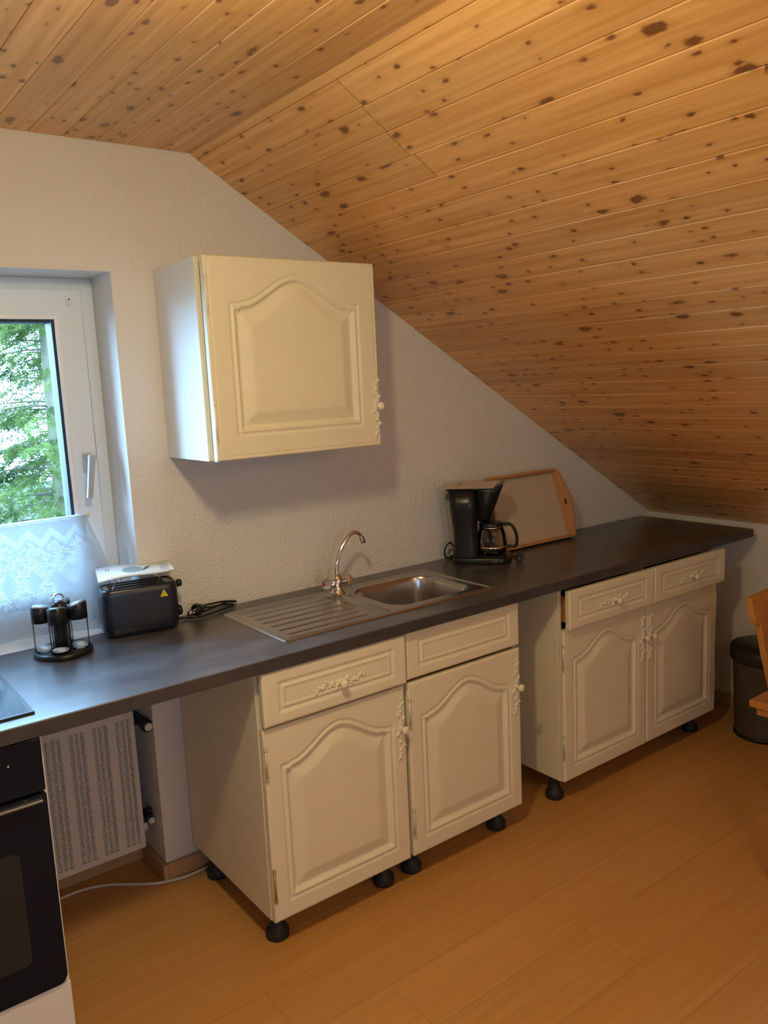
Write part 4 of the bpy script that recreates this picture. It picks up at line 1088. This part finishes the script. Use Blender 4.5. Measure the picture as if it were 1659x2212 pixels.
def blades(rs, C, D, ln, wd_, jitter=0.5):
    """one narrow quad per centre C pointing along D"""
    n = len(C); D = D + rs.normal(0, jitter, (n, 3)); D /= np.linalg.norm(D, axis=1)[:, None]
    Sv = np.cross(D, rs.normal(0, 1, (n, 3))); Sv /= np.linalg.norm(Sv, axis=1)[:, None]
    L_ = (ln * rs.uniform(.6, 1.3, n))[:, None]; W_ = (wd_ * rs.uniform(.7, 1.3, n))[:, None]
    V = np.stack([C, C + D * L_ * .5 + Sv * W_, C + D * L_, C + D * L_ * .5 - Sv * W_], 1).reshape(-1, 3)
    return V, np.arange(n * 4).reshape(-1, 4)

def spruce(seed, loc, hgt, rad, label, c1, c2, zlo, zhi, per=90, ln=.045, wd_=.0035, dens=1.0):
    rs = np.random.RandomState(seed); x0, y0, z0 = loc
    t = empty('spruce_tree', loc, 0, label, 'tree')
    m = MB(); m.tube([(x0, y0, z0 + hgt * q / 12) for q in range(13)], [.16 * (1 - q / 12.6) for q in range(13)], 12); m.build('trunk', M_bark, t, off=loc)
    Vs = []; Fs = []; nb = 0; br = MB()
    z = zlo
    while z < zhi:
        R = rad * max(.12, 1 - (z - z0) / hgt)
        for k in range(int(9 * dens)):
            a = rs.uniform(0, 2 * math.pi); zz = z + rs.uniform(-.1, .1); r1 = R * rs.uniform(.75, 1.05)
            u = np.linspace(0, 1, 7); droop = rs.uniform(.15, .35)
            P = np.stack([x0 + math.cos(a) * r1 * u, y0 + math.sin(a) * r1 * u, zz + 0.15 * u * r1 - droop * r1 * u ** 2], 1)
            br.tube([tuple(q) for q in P], [.011 * (1 - .85 * q) for q in u], 5)
            # side twigs hanging
            for s in range(16):
                uu = rs.uniform(.15, 1); base = np.array([np.interp(uu, u, P[:, i]) for i in range(3)])
                sd = rs.choice([-1, 1]); ad = a + sd * rs.uniform(.5, 1.1); tl_ = r1 * .38 * (1.15 - uu) + .08
                d = np.array([math.cos(ad), math.sin(ad), rs.uniform(-.9, -.2)]); d /= np.linalg.norm(d)
                q = rs.uniform(0, 1, per)[:, None]; C = base + d * tl_ * q + rs.normal(0, .006, (per, 3))
                V, Fc = blades(rs, C, np.tile(d, (per, 1)), ln, wd_, .75); Vs.append(V); Fs.append(Fc + nb); nb += len(V)
        z += .30
    br.build('branches', M_twig, t, off=loc)
    np_mesh('foliage', np.concatenate(Vs), np.concatenate(Fs), leaf_mat('needles', c1, c2), t, loc)
    return t
def leafy(seed, loc, hgt, label, c1, c2, centre, rr, ncl, per=140, ln=.07, wd_=.022):
    rs = np.random.RandomState(seed); x0, y0, z0 = loc
    t = empty('broadleaf_tree', loc, 0, label, 'tree')
    m = MB(); m.tube([(x0 + .15 * math.sin(q * .6), y0, z0 + hgt * q / 10) for q in range(11)], [.17 * (1 - q / 11.5) for q in range(11)], 12)
    Vs = []; Fs = []; nb = 0
    for k in range(ncl):
        d = rs.normal(0, 1, 3); d /= np.linalg.norm(d); c = np.array(centre) + d * np.array(rr) * rs.uniform(.2, 1) ** .5
        tz = z0 + hgt * rs.uniform(.4, .9); m.tube([(x0, y0, min(tz, c[2])), tuple((np.array([x0, y0, min(tz, c[2])]) + c) / 2 + rs.normal(0, .1, 3)), tuple(c)], [.03, .018, .005], 5)
        C = c + rs.normal(0, 1, (per, 3)) * .22
        V, Fc = blades(rs, C, rs.normal(0, 1, (per, 3)), ln, wd_, .3); Vs.append(V); Fs.append(Fc + nb); nb += len(V)
    m.build('trunk', M_bark, t, off=loc)
    np_mesh('foliage', np.concatenate(Vs), np.concatenate(Fs), leaf_mat('leaves', c1, c2), t, loc)
    return t
spruce(4, (1.70, 6.2, -3.0), 8.4, 1.9, 'light green spruce tree closest to the window, trunk behind the pane edge', (.020, .036, .010), (.115, .155, .045), -1.8, 3.4, per=80)
spruce(9, (3.3, 11.0, -3.0), 12.5, 2.2, 'tall spruce behind the nearest tree', (.018, .034, .014), (.070, .105, .040), -.8, 5.2, per=44)
spruce(14, (-0.6, 11.5, -3.0), 13.0, 1.6, 'dark bluish spruce farther back at the left of the window', (.010, .018, .016), (.030, .042, .034), -.8, 5.6, per=40)
leafy(21, (2.2, 16.5, -3.0), 8.5, 'pale broadleaf tree farthest from the window between the spruces', (.050, .060, .028), (.120, .125, .060), (2.2, 16.5, 2.6), (2.6, 1.8, 2.4), 80)
